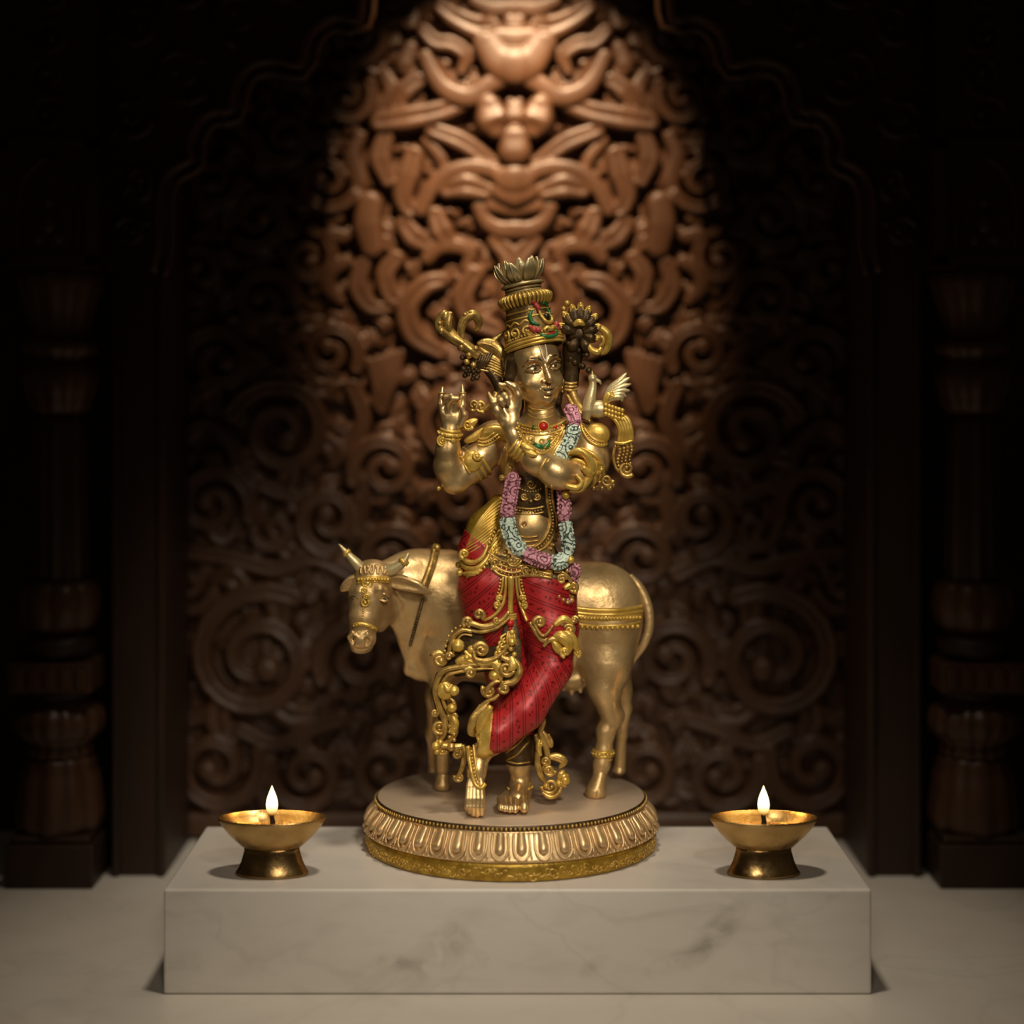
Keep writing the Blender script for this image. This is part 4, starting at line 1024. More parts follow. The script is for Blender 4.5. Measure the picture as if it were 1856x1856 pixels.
for a in np.linspace(-110, 110, 23): cl(b, [(a, 97, .5), (a + 2, 90, 1.2), (a + 3, 80, 1), (a + 2, 73, .6)], [2, 3.4, 3, 1.6], 3)
for t in (52, 63): b.sweep(np.array([cp(a, t, .6) for a in np.linspace(-125, 125, 40)]), 1.6, None, tuple(ax_), 6)
b.build('crown_relief', M_YEL, figure)
b = SB(); 
for t, r in ((113, 2.8), (100, 2.2), (106, 1.8)): b.sweep(np.array([cp(a, t, .5) for a in np.linspace(0, 360, 41)[:-1]]), r, None, tuple(ax_), 6, closed=True)
def petal(a, t0, r0, t1, r1, w, bend):
    P = []; 
    for u in np.linspace(0, 1, 9):
        t = t0 + (t1 - t0) * u; r = r0 + (r1 - r0) * (u ** 1.2) + bend * math.sin(PI * u); an = math.radians(a)
        P.append(A_ + ax_ * t + sd_ * r * math.sin(an) + fr_ * r * math.cos(an))
    u = np.linspace(0, 1, 9); ww = w * np.sin(PI * np.clip(u * .84 + .14, 0, 1)) ** .8 + .5; an = math.radians(a)
    nr = sd_ * math.sin(an) + fr_ * math.cos(an); b.sweep(np.array(P), ww, 2.0, tuple(nr), 10)
    b.sweep(np.array(P) + nr * 1.8, ww * .12 + .7, None, tuple(nr), 6)
for k in range(8): petal(k * 45 + 10, 116, 24, 155 - 3 * (k % 2), 46, 13, 8)
for k in range(8): petal(k * 45 + 32, 118, 20, 160, 34, 12, 8)
for k in range(5): petal(k * 72, 118, 12, 157, 18, 11, 6)
b.build('crown_lotus', M_PALE, figure)
def gem(name, m, items):
    b = SB()
    for it in items:
        if it[0] == 'l': cl(b, it[1], it[2])
        else: b.ball(cp(*it[1]), it[2], 9, 7)
    return b.build(name, m, figure)
gem('crown_green_enamel', M_GREEN, [('l', [(-6, 62, 1), (-14, 52, 2), (-12, 40, 2), (2, 33, 2)], [2, 4, 4, 2]), ('l', [(44, 66, 1), (38, 74, 1), (30, 70, 1)], [2, 3.4, 2]), ('l', [(34, 44, 2), (44, 54, 2), (40, 62, 1)], [2.4, 3, 1.6]),
                                   ('l', [(-4, 18, 1), (6, 11, 2), (20, 9, 2.4), (36, 12, 2), (48, 20, 1)], [2.2, 3.6, 3.6, 3.4, 2]), ('b', (24, 80, 0), 3)])
gem('crown_red_enamel', M_CORAL, [('l', [(4, 72, 1), (10, 64, 2), (8, 56, 2)], [5, 5, 2]), ('b', (2, 76, 1), 5), ('b', (-12, 26, 1), 6.5), ('b', (-4, 24, 2), 5.5), ('b', (-18, 32, 1), 4.5), ('b', (50, 30, 1), 6), ('b', (56, 24, 1), 5), ('b', (42, 26, 1), 4), ('l', [(12, 15, 2), (24, 14, 2.4), (36, 17, 2)], [2, 3, 2])])
gem('crown_gold_paisley', M_YEL, [('l', [(10, 62, 2), (12, 48, 3), (20, 36, 3), (34, 36, 3), (40, 46, 3), (30, 54, 3)], [2, 3.6, 3.6, 3.4, 3, 1.6]), ('l', [(6, 22, 3), (16, 26, 3), (24, 22, 4), (32, 26, 3), (42, 22, 3)], [2, 4, 5, 4, 2])])
gem('crown_jewel', M_BLACK, [('b', (25, 46, 2), 7)])
# ---- lotus sprays either side of the head
o = Orn()
o.leaf([(915, 650, 2), (900, 632, 4), (882, 624, 6), (864, 622, 6)], 13, 5); o.leaf([(918, 668, 4), (898, 655, 6), (880, 640, 8), (868, 628, 8)], 11, 4)
for k in range(6): o.free([(914, 660 + k * 5, 2), (892, 650 + k * 5, 0), (870, 640 + k * 6, -2)], [2, 3, 1.4])
o.free([(916, 600, 14), (900, 612, 10), (893, 622, 8), (890, 636, 8)], [2, 5, 7, 5])
o.free([(868, 646, -4), (852, 634, -6), (838, 622, -6), (822, 612, -4), (808, 600, 0), (799, 592, 2)], [9, 11, 10, 12, 13, 8])
o.leaf([(800, 604, -4), (796, 590, -4), (802, 572, -4), (808, 562, -2)], 9, 5); o.leaf([(815, 606, -8), (812, 588, -10), (814, 572, -8), (820, 566, -6)], 8, 5)
o.b.ball(Lc(808, 577, -3), (11, 14, 10), 10, 8)
o.leaf([(838, 618, -8), (836, 598, -10), (842, 580, -10), (856, 570, -8), (866, 578, -4), (867, 592, 0), (860, 600, 2)], 9, 5)
for x, y, r in ((843, 571, 5), (852, 566, 4), (836, 630, 7), (850, 644, 7), (862, 632, 6), (846, 656, 6), (858, 662, 6), (800, 600, 6), (797, 586, 4)): o.ball(x, y, -10, r)
o.done('lotus_spray', M_OLD)
o = Orn()
for k in range(26):
    x = 838 + (k * 7) % 30 + rng.uniform(-2, 2); y = 650 + (k // 4) * 6 + rng.uniform(-2, 2); o.ball(x, y, -2 + rng.uniform(-4, 4), rng.uniform(3.4, 5.6))
for k in range(5): o.free([(872 + k * 5, 640, 0), (868 + k * 4, 655, -2), (862 + k * 4, 672, 0)], [3, 4, 2])
o.free([(885, 668, 6), (900, 690, 6), (906, 712, 4), (902, 728, 2)], [10, 10, 8, 6])
o.done('hanging_blossoms', M_DARK)
o = Orn()
o.b.ball(Lc(1050, 606, 4), (26, 30, 20), 14, 10); o.free([(1040, 618, 4), (1038, 645, 8), (1036, 672, 10), (1034, 700, 10)], [20, 19, 15, 14])
for k in range(14): o.ball(1030 + (k * 11) % 40, 622 + (k * 7) % 50, -8 + (k % 3) * 3, 6)
for a in (-170, -140, -112, -86, -60, -34, -8, 20, 60, 120):
    c_, s_ = math.cos(math.radians(a)), math.sin(math.radians(a))
    o.leaf([(1050 + 8 * c_, 604 + 10 * s_, -14), (1050 + 22 * c_, 602 + 28 * s_, -18), (1050 + 31 * c_, 598 + 40 * s_, -12), (1050 + 37 * c_, 596 + 47 * s_, -4)], 9, 4)
o.done('dark_flower_heart', M_DARK)
o = Orn()
for a in (-170, -140, -112, -86, -60, -34, -8, 20):
    c_, s_ = math.cos(math.radians(a)), math.sin(math.radians(a))
    o.b.ball(Lc(1050 + 34 * c_, 598 + 43 * s_, -12), (7, 7, 5), 9, 7); o.free([(1050 + 27 * c_ - 6 * s_, 599 + 36 * s_ + 6 * c_, -16), (1050 + 38 * c_, 597 + 47 * s_, -14), (1050 + 27 * c_ + 6 * s_, 599 + 36 * s_ - 6 * c_, -16)], [1.5, 3, 1.5])
o.leaf([(1040, 590, -22), (1050, 584, -26), (1060, 590, -24)], 6, 4); o.ball(1028, 550, -4, 6); o.ball(1022, 560, -4, 5)
o.free([(1066, 622, -14), (1072, 634, -18), (1084, 638, -18), (1090, 630, -16)], [4, 6.5, 6.5, 3])
o.free([(1070, 600, -6), (1086, 594, -8), (1100, 604, -8), (1104, 620, -6), (1098, 636, -4), (1088, 642, -4)], [4, 6, 7.5, 7.5, 6, 3])
o.free([(1078, 612, -2), (1090, 610, -4), (1094, 620, -4), (1086, 628, -4)], [4, 5, 5, 3])
o.done('flower_petals', M_YEL)
o = Orn()      # collar behind the neck
for y in (694, 700, 706): o.free([(1024, y, -4), (1034, y + 2, -8), (1046, y, -4)], [2.6, 3, 2.6])
o.free([(1036, 708, 0), (1044, 728, -8), (1058, 746, -18), (1072, 758, -24)], [9, 8, 7, 5]); o.free([(1028, 716, -4), (1040, 736, -16), (1056, 752, -26), (1070, 764, -32)], [4, 4, 4, 3])
o.done('collar_scroll', M_OLD); o = Orn()
o.free([(900, 712, -4), (894, 726, -8), (884, 738, -8), (872, 744, -8)], [6, 6, 5, 4]); o.curl(872, 736, 12, 60, 1.4, 1, -10, 4); o.curl(858, 734, 11, 120, 1.3, -1, -10, 4)
o.free([(905, 700, 0), (912, 706, -4), (918, 712, -4)], [4, 5, 3])
o.done('collar_scroll', M_OLD)
# ---- bird on the shoulder, wing raised, tassels hanging from its tail
o = Orn()
o.free([(1062, 760, -30), (1066, 744, -32), (1070, 722, -32), (1074, 702, -32), (1074, 690, -32)], [7, 12, 11, 8, 7]); o.ball(1074, 686, -33, 8.5)
o.free([(1080, 688, -34), (1087, 692, -34), (1089, 697, -34)], [4, 3, 1]); o.free([(1074, 680, -33), (1073, 672, -33)], [2.4, 1])
o.b.ball(Lc(1086, 742, -28), (24, 17, 15), 12, 9)
for k, (x, y) in enumerate(((1136, 676), (1142, 684), (1144, 696), (1142, 708), (1136, 719), (1128, 728))):
    o.leaf([(1092, 738, -30 - k), (1106, 722 - (5 - k) * 3, -34 - k), (1124, 702 + (k - 2) * 6, -34 - k), (x, y, -30 - k)], 6.5, 3)
o.done('bird', M_PALE)
o = Orn()
for k in range(5): o.leaf([(1094, 735, -38), (1102, 722 - k * 1.5, -40), (1110 + k * 2, 708 + k * 4, -40)], 5, 3)
for k in range(18): o.ball(1098 + (k % 6) * 6, 734 + (k // 6) * 8 + (k % 6) * 2, -44 + (k % 2) * 3, 4.4)
for k in range(5):
    o.free([(1102 + k * 4, 752, -36), (1116 + k * 5, 762 - k, -40), (1124 + k * 5, 780, -40), (1122 + k * 6, 802 - k, -38)], [3.4, 4.2, 4.4, 3.4])
o.free([(1114, 802, -38), (1128, 804, -42), (1148, 798, -38)], [2.6, 3, 2.6])
o.done('bird_tail', M_YEL)
o = Orn()
for k in range(4):
    for j in range(7): o.ball(1122 + k * 7 + 2 * math.sin(j), 808 + j * 6 - k * 1.5, -36 + (k % 2) * 3, 4.0 - .2 * j)
o.free([(1116, 806, -34), (1112, 828, -32), (1118, 850, -32), (1134, 862, -30)], [3, 3, 3, 3]); o.curl(1136, 850, 15, 40, 1.6, 1, -32, 4.4)
o.curl(1100, 870, 12, 0, 1.4, 1, -24, 4); o.free([(1088, 806, -20), (1092, 840, -22), (1094, 868, -22), (1104, 888, -22)], [4, 5, 5, 3])
for k in range(8): o.ball(1076 + k * 5, 884 - (k % 3) * 5, -22, 4.6)
o.done('tassels', M_OLD)
# ---- shoulder plates
for nm, c_, r_, pts in (('left', (897, 786), (30, 17), [(872, 798), (876, 786), (888, 778), (904, 774)]), ('right', (1082, 788), (24, 22), [(1058, 772), (1074, 768), (1092, 776), (1102, 796)])):
    o = Orn()
    d = dd(c_[0], c_[1]); o.b.ball(Lc(c_[0], c_[1], d + 5), (r_[0], r_[1], 10), 16, 10)
    if nm == 'right':
        o.line([(1052, 766), (1058, 784), (1070, 800), (1088, 808), (1101, 806)], 2.6, 3); o.line([(1056, 764), (1062, 780), (1074, 794), (1090, 801), (1102, 798)], 1.8, 4); o.beads([(1054, 765), (1060, 782), (1072, 797), (1089, 805), (1102, 802)], 1.8, 5, 5)
    else:
        for k in range(3): o.line([(866, 806 - k * 6), (878, 808 - k * 6), (892, 802 - k * 7), (906, 792 - k * 7)], 2.4, 3)
        o.beads([(868, 800), (880, 802), (894, 796), (906, 786)], 1.8, 5, 5); o.leaf([(838, 778, -40), (852, 768, -38), (866, 760, -36)], 8, 4); o.curl(848, 770, 10, 20, 1.3, 1, -44, 3.4); o.leaf([(842, 800, -36), (860, 792, -38), (876, 776, -36)], 7, 3)
    o.done('shoulder_plate', M_YEL)
# ---- necklaces
o = Orn()
for y in (738, 746, 753): o.line([(957, y - 2), (966, y + 3), (980, y + 5), (994, y + 3), (1003, y - 1)], 1.3, .4)
o.line([(938, 768), (955, 772), (980, 776), (1008, 771), (1026, 762)], 2.6, 2); o.line([(936, 776), (955, 784), (982, 788), (1010, 782), (1028, 772)], 2, 2)
o.beads([(938, 772), (955, 778), (980, 782), (1008, 777), (1026, 767)], 2.2, 5.5, 2)
o.line([(938, 782), (952, 796), (968, 806), (984, 812), (1000, 802), (1016, 786)], 2.2, 2); o.line([(942, 790), (955, 806), (970, 818), (984, 822), (1000, 812), (1014, 796)], 1.8, 2)
o.beads([(940, 786), (954, 801), (969, 812), (984, 817), (1000, 807), (1015, 791)], 1.9, 4.6, 2)
for x, y, sg in ((950, 788, 1), (1008, 790, -1), (962, 795, -1), (1000, 796, 1)): o.curl(x, y, 7, 90, 1.2, sg, dd(x, y, 3), 2.2)
o.line([(1022, 776), (1006, 806), (986, 838), (975, 860)], 2, 2, flds=TOR); o.line([(1026, 780), (1010, 808), (992, 838)], 1.4, 2)
o.leaf([(950, 815, dd(950, 815, 4)), (962, 822, dd(962, 822, 6)), (975, 825, dd(970, 826, 6))], 6, 4)
o.done('necklace', M_YEL)
o = Orn(); x, y = 985, 773; d = dd(x, y); o.b.ball(Lc(x, y, d - 2), (8, 8, 6), 12, 9); o.b.ball(Lc(1006, 774, dd(1006, 774) - 1), 4.4); o.b.ball(Lc(1014, 770, dd(1014, 770) - 1), 3.6); o.done('ruby', M_RED)
o = Orn(); x, y = 968, 775; o.b.ball(Lc(x, y, dd(x, y) - 1), (6, 4.6, 4)); o.b.ball(Lc(1018, 768, dd(1018, 768) - 1), 4)
o.done('emerald', M_GREEN); o = Orn()
o.line([(966, 800), (972, 808), (982, 811), (992, 808), (997, 798)], [2, 5, 6, 5, 2], 3); o.done('emerald_pendant', M_GREEN)
o = Orn(); d = dd(982, 799); t = np.linspace(0, 2 * PI, 13)[:-1]; c_ = Lc(982, 799, d - 4); o.b.sweep(np.stack([c_[0] + 3.6 * np.cos(t), c_[1] + 3.6 * np.sin(t), c_[2] + 0 * t], 1), 1.5, None, (0, 0, -1), 6, closed=True)
d = dd(985, 773); c_ = Lc(985, 773, d - 4); o.b.sweep(np.stack([c_[0] + 9.5 * np.cos(t), c_[1] + 9.5 * np.sin(t), c_[2] + 2 + 0 * t], 1), 1.8, None, (0, 0, -1), 6, closed=True); o.done('gem_setting', M_YEL)
# ---- dark bodice below the crossed arm
bo = Field((880, 835, -90), (1050, 1000, 50), 1.6)
bo.chain([C(953, 968, -12), C(968, 890, -14), C(978, 845, -13)], [48.5, 52, 60], 16, flat=.73)
Xb, Yb, Db = bo.ax[0][:, None, None], bo.ax[1][None, :, None], bo.ax[2][None, None, :]
oval = np.sqrt(((Xb - 957 - (Yb - 940) * -.05) / 30) ** 2 + ((Yb - 950) / 28) ** 2) * 24 - 24
bo.a = np.maximum(bo.a, np.maximum(850 - Yb, Yb - 992) + 0 * Xb + 0 * Db).astype(np.float32)
bo.a = np.maximum(bo.a, np.where(Db < -15, -oval, -30) + 0 * Xb).astype(np.float32)
smesh('bodice', [bo.mesh()], M_DARK, figure); bo_d = bo.depth(); DF.append((bo, bo_d))
o = Orn()
o.line([(928, 918), (945, 921), (965, 922), (986, 918)], 2, 1.5); o.line([(928, 928), (945, 931), (965, 932), (986, 928)], 2, 1.5); o.beads([(928, 923), (945, 926), (965, 927), (986, 923)], 2.3, 5.6, 1.5)
o.line([(990, 878), (992, 910), (997, 940), (994, 962), (982, 982), (964, 994)], 3, 2); o.line([(1000, 880), (1002, 910), (1008, 942), (1004, 968), (990, 990), (968, 1002)], 3, 2)
o.beads([(995, 880), (997, 910), (1002.5, 941), (999, 965), (986, 986), (966, 998)], 2.8, 6, 3)
o.beads([(1010, 930), (1014, 950), (1008, 978), (996, 998)], 4, 8, 3)
o.line([(936, 970), (955, 974), (975, 972)], 2, 1); o.line([(934, 978), (955, 982), (978, 979)], 2, 1); o.line([(932, 986), (955, 990), (976, 987)], 2, 1)
o.curl(963, 878, 9, 0, 1.4, 1, dd(963, 878, 2), 2.6); o.curl(950, 900, 7, 30, 1.4, 1, dd(950, 900, 2), 2.2); o.curl(974, 900, 7, 150, 1.4, -1, dd(974, 900, 2), 2.2); o.beads([(940, 884), (950, 889), (962, 891), (974, 889), (984, 883)], 2, 5, 2); o.ball(962, 908, dd(962, 908, 2), 3.4)
o.free([(925, 845, -70), (920, 858, -66), (918, 874, -62)], [5, 6, 4]); o.ball(910, 866, -62, 6); o.ball(922, 870, -66, 7); o.free([(928, 818, -80), (922, 836, -74), (918, 852, -68)], [3, 4, 4])
o.done('waist_jewellery', M_OLD)
# ---- bracelets and arm bands
def ring_at(o, p, q, r, th, n=22, beads=0):
    """a band round the limb running from p to q"""
    p = np.asarray(p, float); q = np.asarray(q, float); T = (q - p) / np.linalg.norm(q - p)
    u = np.cross(T, (0, 0, 1.)); u /= np.linalg.norm(u); v = np.cross(T, u); a = np.linspace(0, 2 * PI, n + 1)[:-1]
    o.b.sweep(p + np.cos(a)[:, None] * u * r + np.sin(a)[:, None] * v * r, th, None, tuple(T), 8, closed=True)
    for k in range(beads): t = 2 * PI * k / beads; o.b.ball(p + (math.cos(t) * u + math.sin(t) * v) * (r + th * .8), th * .8, 6, 5)
o = Orn()
P0, P1 = C(816, 782, -50), C(812, 815, -44)
for k, (t, r, th) in enumerate(((-.1, 17, 2.6), (.1, 18, 4), (.32, 18.5, 2.6))): ring_at(o, P0 + (P1 - P0) * t, P1 + (P1 - P0), r, th, beads=14 if k == 1 else 0)
c_ = Lc(802, 799, -64); t = np.linspace(0, 2 * PI, 17)[:-1]
for r in (9, 5): o.b.sweep(np.stack([c_[0] + r * np.cos(t), c_[1] + r * np.sin(t), c_[2] + 0 * t], 1), 2.4, None, (0, 0, -1), 6, closed=True)
o.ball(802, 799, -64, 3); o.ball(820, 798, -64, 6); o.done('bracelet', M_YEL)
o = Orn()
P0, P1 = C(940, 813, -92), C(972, 836, -88)
for t, r, th in ((-.32, 16.5, 2.6), (-.12, 17.5, 3.4), (.08, 18.4, 3.2), (.26, 19, 2.6)): ring_at(o, P0 + (P1 - P0) * t, P1 + (P1 - P0), r, th)
o.leaf([(945, 804, -112), (955, 812, -114), (972, 816, -112)], 7, 4); o.done('bracelet', M_YEL)
o = Orn()
P0, P1 = C(1046, 864, -56), C(1072, 826, -22)
for t, r, th in ((.18, 31, 4.4), (.42, 33, 5), (.64, 34, 4)): ring_at(o, P0 + (P1 - P0) * t, P1 + (P1 - P0), r, th)
o.free([(1030, 822, -84), (1048, 816, -88), (1064, 826, -86), (1072, 846, -80), (1066, 868, -78), (1050, 886, -80), (1032, 888, -84)], [3, 5, 7, 8, 8, 7, 4])
o.free([(1044, 860, -92), (1054, 874, -92), (1046, 884, -92), (1028, 880, -90), (1022, 876, -88)], [4, 5, 5, 6, 4]); o.leaf([(1056, 846, -90), (1070, 858, -84), (1078, 842, -70), (1092, 842, -60)], 8, 5)
o.curl(1080, 848, 11, 0, 1.3, 1, -62, 4.5); o.ball(1026, 897, -70, 8); o.ball(1088, 846, -58, 6); o.done('arm_band', M_YEL)
o = Orn()
P0, P1 = C(872, 830, -12), C(838, 856, -20)
for t, r, th in ((.1, 33, 3), (.35, 33, 3.6), (.6, 32, 3)): ring_at(o, P0 + (P1 - P0) * t, P1 + (P1 - P0), r, th)
d = dd(856, 838); o.b.ball(Lc(856, 836, d + 3), (18, 20, 10), 14, 9); o.curl(864, 826, 8, 0, 1.2, 1, d - 8, 4); o.line([(836, 826), (844, 846), (852, 858)], 2.4, 2); o.done('arm_band', M_YEL)
o = Orn()
o.ball(795, 885, -34, 5); o.done('elbow_bud', M_OLD)
for x, y, z in ((838, 712, -56), (801, 712, -53)): o = Orn(); ring_at(o, C(x, y, z), C(x, y + 10, z), 6, 1.4); o.done('finger_ring', M_OLD)
# ---- garland of pink and mint flowers
b = SB(); ring_c = []
def gpath(P, r): 
    global ring_c
    Q = cr(Pt(*P), 8); b.sweep(Q, np.full(len(Q), r), None, (0, 0, -1), 14); b.ball(Q[0], r); b.ball(Q[-1], r); ring_c.append(Q)
    for i in range(0, len(Q) - 1, 2):      # overlapping petals
        T = Q[min(i + 1, len(Q) - 1)] - Q[i]; T /= np.linalg.norm(T) + 1e-9; u = np.cross(T, (0, 0, 1.)); u /= np.linalg.norm(u) + 1e-9; v = np.cross(T, u)
        for k in range(7):
            a = k * 2 * PI / 7 + i * .45; p = Q[i] + (u * math.cos(a) + v * math.sin(a)) * r * .94
            b.ball(p, (3.7, 3.7, 2.6), 6, 5)
gd = lambda x, y, o_=8: dd(x, y, o_)
b.mi = 0
gpath([(1034, 742, -36), (1040, 756, -46), (1041, 768, -50)], 11)
gpath([(930, 866, -66), (926, 888, -64), (922, 912, -62), (919, 934, -60)], 12.5)
gpath([(956, 1004, -66), (974, 1013, -70), (996, 1019, -72)], 12.5); gpath([(1020, 876, -58), (1022, 905, -56), (1022, 938, -56)], 11.5); gpath([(1040, 1028, -62), (1044, 1040, -60)], 9)
b.mi = 1
gpath([(1040, 778, -54), (1034, 796, -62), (1025, 816, -68), (1016, 832, -70)], 11.5)
gpath([(919, 942, -60), (923, 964, -60), (932, 984, -62), (945, 998, -64)], 13); gpath([(1024, 950, -56), (1028, 974, -58), (1030, 998, -60)], 11); gpath([(1004, 1020, -72), (1018, 1018, -70), (1026, 1008, -64)], 12.5)
b.build('garland', [M_PINK, M_MINT], figure)
# ---- hip sash, belt and front panel
hs = Field((825, 885, -80), (945, 1060, 70), 1.6)
hs.chain([C(908, 915, 0), C(884, 960, 2), C(876, 1000, 4), C(885, 1035, 2)], [22, 36, 42, 50], 14)
smesh('hip_sash', [hs.mesh()], M_MUST, figure); hs_d = hs.depth(); DF.append((hs, hs_d))
o = Orn()
for k in range(11): o.line([(911 - k * 2, 903 + k * 7), (892 - k * 3, 916 + k * 8), (868 - k * 2.4, 944 + k * 6), (852 - k * 1.5, 970 + k * 4)], [1.6, 2.4, 2.2, 1.4], .6)
o.line([(912, 962), (896, 990), (882, 1018), (862, 1036), (846, 1046)], 3, 2); o.beads([(905, 975), (893, 1000), (880, 1026), (860, 1044)], 3.2, 8, 4)
o.beads([(918, 948), (914, 970), (918, 988)], 4, 8, 4); o.beads([(900, 955), (892, 975), (880, 995)], 3, 7, 3)
for P in ([(838, 1004), (844, 1016), (858, 1020), (874, 1010), (884, 990)], [(836, 1018), (846, 1030), (864, 1030), (880, 1016), (890, 996)], [(842, 1040), (858, 1040), (872, 1034)]): o.line(P, [4, 5, 5, 4, 3], 4)
o.curl(842, 1004, 9, 100, 1.3, 1, dd(846, 1004, 8), 4); o.ball(833, 1038, dd(842, 1038, 0), 7); o.ball(831, 1024, 0, 6)
o.done('hip_ornament', M_YEL)
hr = Field((825, 885, -80), (945, 1060, 70), 1.6); Xh, Yh = hr.ax[0][:, None, None], hr.ax[1][None, :, None]
hr.a = np.maximum(hs.a - 1.6, np.maximum((Xh - 862) * .55 + (972 - Yh) * .85, (Yh - 1010) + 0 * Xh)).astype(np.float32)
smesh('hip_cloth', [hr.mesh()], M_CLOTH, figure, st1); DF.append((hr, hr.depth()))
o = Orn()
for k in range(5): o.line([(916 - k * 2, 955 + k * 9), (902 - k * 2, 966 + k * 9), (892 - k * 2, 984 + k * 8)], [2, 4, 2.4], 1)
for x, y in ((908, 985), (900, 1002), (916, 1000), (910, 972), (922, 1008)): o.ball(x, y, dd(x, y, 1), 5)
o.done('hip_leaves', M_YEL)
o = Orn()
for k in range(4): o.line([(884 + k * 2, 1000 + k * 9), (905, 1014 + k * 9), (928, 1020 + k * 9), (950, 1016 + k * 9), (975, 1022 + k * 7), (1002, 1030 + k * 6)], 3.4, 3)
o.beads([(886, 1006), (906, 1019), (928, 1025), (952, 1022)], 3, 7, 5); o.beads([(888, 1024), (906, 1036), (928, 1043), (955, 1040), (985, 1042)], 2.6, 7, 5)
for r in (20, 14, 8): o.curl(926, 1014, r, 0, .5, 1, dd(926, 1020, 12), 2.8, False)
o.ball(926, 1016, dd(926, 1016, 12), 6)
for x in range(888, 1000, 9): o.line([(x, 1008 + (x - 888) * .12), (x + 3, 1022 + (x - 888) * .12), (x + 2, 1034 + (x - 888) * .1)], 1.8, 3)
for x, y in ((898, 1020), (954, 1034), (972, 1034)): o.curl(x, y, 9, 90, 1.3, 1, dd(x, y, 6), 3)
o.done('belt', M_OLD)
bf = Field((860, 985, -100), (1050, 1075, 0), 1.6)
for x0 in range(884, 1010, 12):
    y0 = 1010 + (x0 - 884) * .14; bf.cone(Lc(x0, y0 + 2, dd(x0, y0 + 2, -4)), Lc(x0, y0 + 22, dd(x0, y0 + 22, -4)), 9, 8, 6, flat=.5)
smesh('belt_backing', [bf.mesh()], M_DARK, figure)
o = Orn()
o.line([(926, 1044), (926, 1070), (925, 1095), (925, 1112)], [6, 5.4, 5, 6], 6, flat=.8)
for s_ in (-1, 1):
    o.line([(926 + s_ * 9, 1044), (926 + s_ * 10, 1070), (926 + s_ * 15, 1095), (926 + s_ * 30, 1115), (926 + s_ * 50, 1126)] if s_ < 0 else [(935, 1044), (937, 1070), (942, 1092), (948, 1108), (955, 1126)], [2.4, 2.6, 3.4, 3.4, 2.6], 4)
    o.line([(926 + s_ * 14, 1044), (926 + s_ * 16, 1066), (926 + s_ * 22, 1086), (926 + s_ * 22, 1102)], [2, 2.2, 3, 2], 4)
    o.beads([(926 + s_ * 18, 1048), (926 + s_ * 21, 1066), (926 + s_ * 26, 1084), (926 + s_ * 28, 1096)], 2.5, 6, 4)
    for y in (1084, 1096): o.curl(926 + s_ * (20 + (y - 1084) * .3), y, 7, 90, 1.2, -s_, dd(926 + s_ * 22, y, 6), 3)
for y in (1113, 1117, 1121): o.line([(916, y), (926, y + 2), (936, y)], 2.2, 9)
for k in range(5): o.free([(926 - 5 + k * 2.5, 1144, -80), (926 - 7 + k * 3.5, 1156, -82), (928 - 8 + k * 4, 1168, -80)], [1.6, 2.4, 1.4])
o.ball(928, 1146, -82, 5); o.ball(928, 1164, -82, 7); o.ball(926, 1176, -80, 5); o.ball(932, 1186, -80, 5)
for k in range(4): o.free([(918 - k * 2, 1148 + k * 8, -72), (908 - k * 3, 1156 + k * 9, -74), (914 - k * 4, 1164 + k * 9, -74), (922, 1158 + k * 8, -76)], [1.8, 3, 3, 1.6])
o.done('front_panel', M_YEL)
o = Orn(); o.ball(925, 1130, dd(925, 1126, 10), 7); o.ball(925, 1139, dd(925, 1134, 9), 4); o.done('panel_gem', M_RED)
bk = Field((775, 1100, -85), (945, 1260, -10), 1.6)
bk.chain([C(912, 1128, -50), C(862, 1158, -46), C(828, 1178, -44), C(808, 1200, -42)], [15, 24, 20, 12], 8, flat=.22)
bk.chain([C(918, 1180, -60), C(880, 1196, -50), C(830, 1214, -44)], [16, 20, 13], 8, flat=.22)
bk.chain([C(926, 1128, -60), C(925, 1180, -66), C(928, 1232, -70)], [12, 22, 15], 8, flat=.25)
bk2 = Field((775, 1200, -85), (850, 1360, 10), 1.6); bk2.chain([C(798, 1226, -52), C(794, 1256, -50), C(802, 1290, -48), C(812, 1322, -46), C(806, 1346, -44)], [10, 13, 12, 12, 8], 6, flat=.3)
smesh('side_cloth', [bk.mesh(), bk2.mesh()], M_DARK, figure)
# ---- scrolling cloth ends at the figure's side
SD = -66
o = Orn()
def sc(P, r, d0=SD, d1=None): 
    d1 = d0 if d1 is None else d1; return o.free([(x, y, d0 + (d1 - d0) * i / max(1, len(P) - 1)) for i, (x, y) in enumerate(P)], r)
sc([(846, 1134), (856, 1130), (878, 1136), (905, 1127), (923, 1109)], [3, 5, 6, 5, 3], SD, -70); sc([(850, 1142), (872, 1145), (900, 1138), (924, 1120)], [2, 4, 4, 2], SD, -70)
o.curl(848, 1128, 10, 120, 1.4, 1, SD, 4.5); o.curl(868, 1114, 10, 60, 1.4, -1, SD - 2, 4.5); o.curl(900, 1124, 7, 0, 1.2, 1, SD - 6, 3.4)
sc([(856, 1144), (838, 1142), (824, 1152), (817, 1168), (812, 1192)], [3.5, 4.5, 4.5, 4.5, 3]); sc([(856, 1152), (840, 1150), (830, 1158), (824, 1172), (820, 1190)], 2.2)
for x, y in ((850, 1136), (842, 1134), (834, 1135), (826, 1139), (819, 1145), (813, 1153), (810, 1162), (808, 1171), (806, 1180)): o.ball(x, y, SD, 3)
o.curl(797, 1196, 15, 200, 1.5, 1, SD + 8, 6); o.curl(814, 1190, 8, 0, 1.2, -1, SD, 4)
o.curl(872, 1178, 14, 190, 1.5, 1, SD - 6, 5)
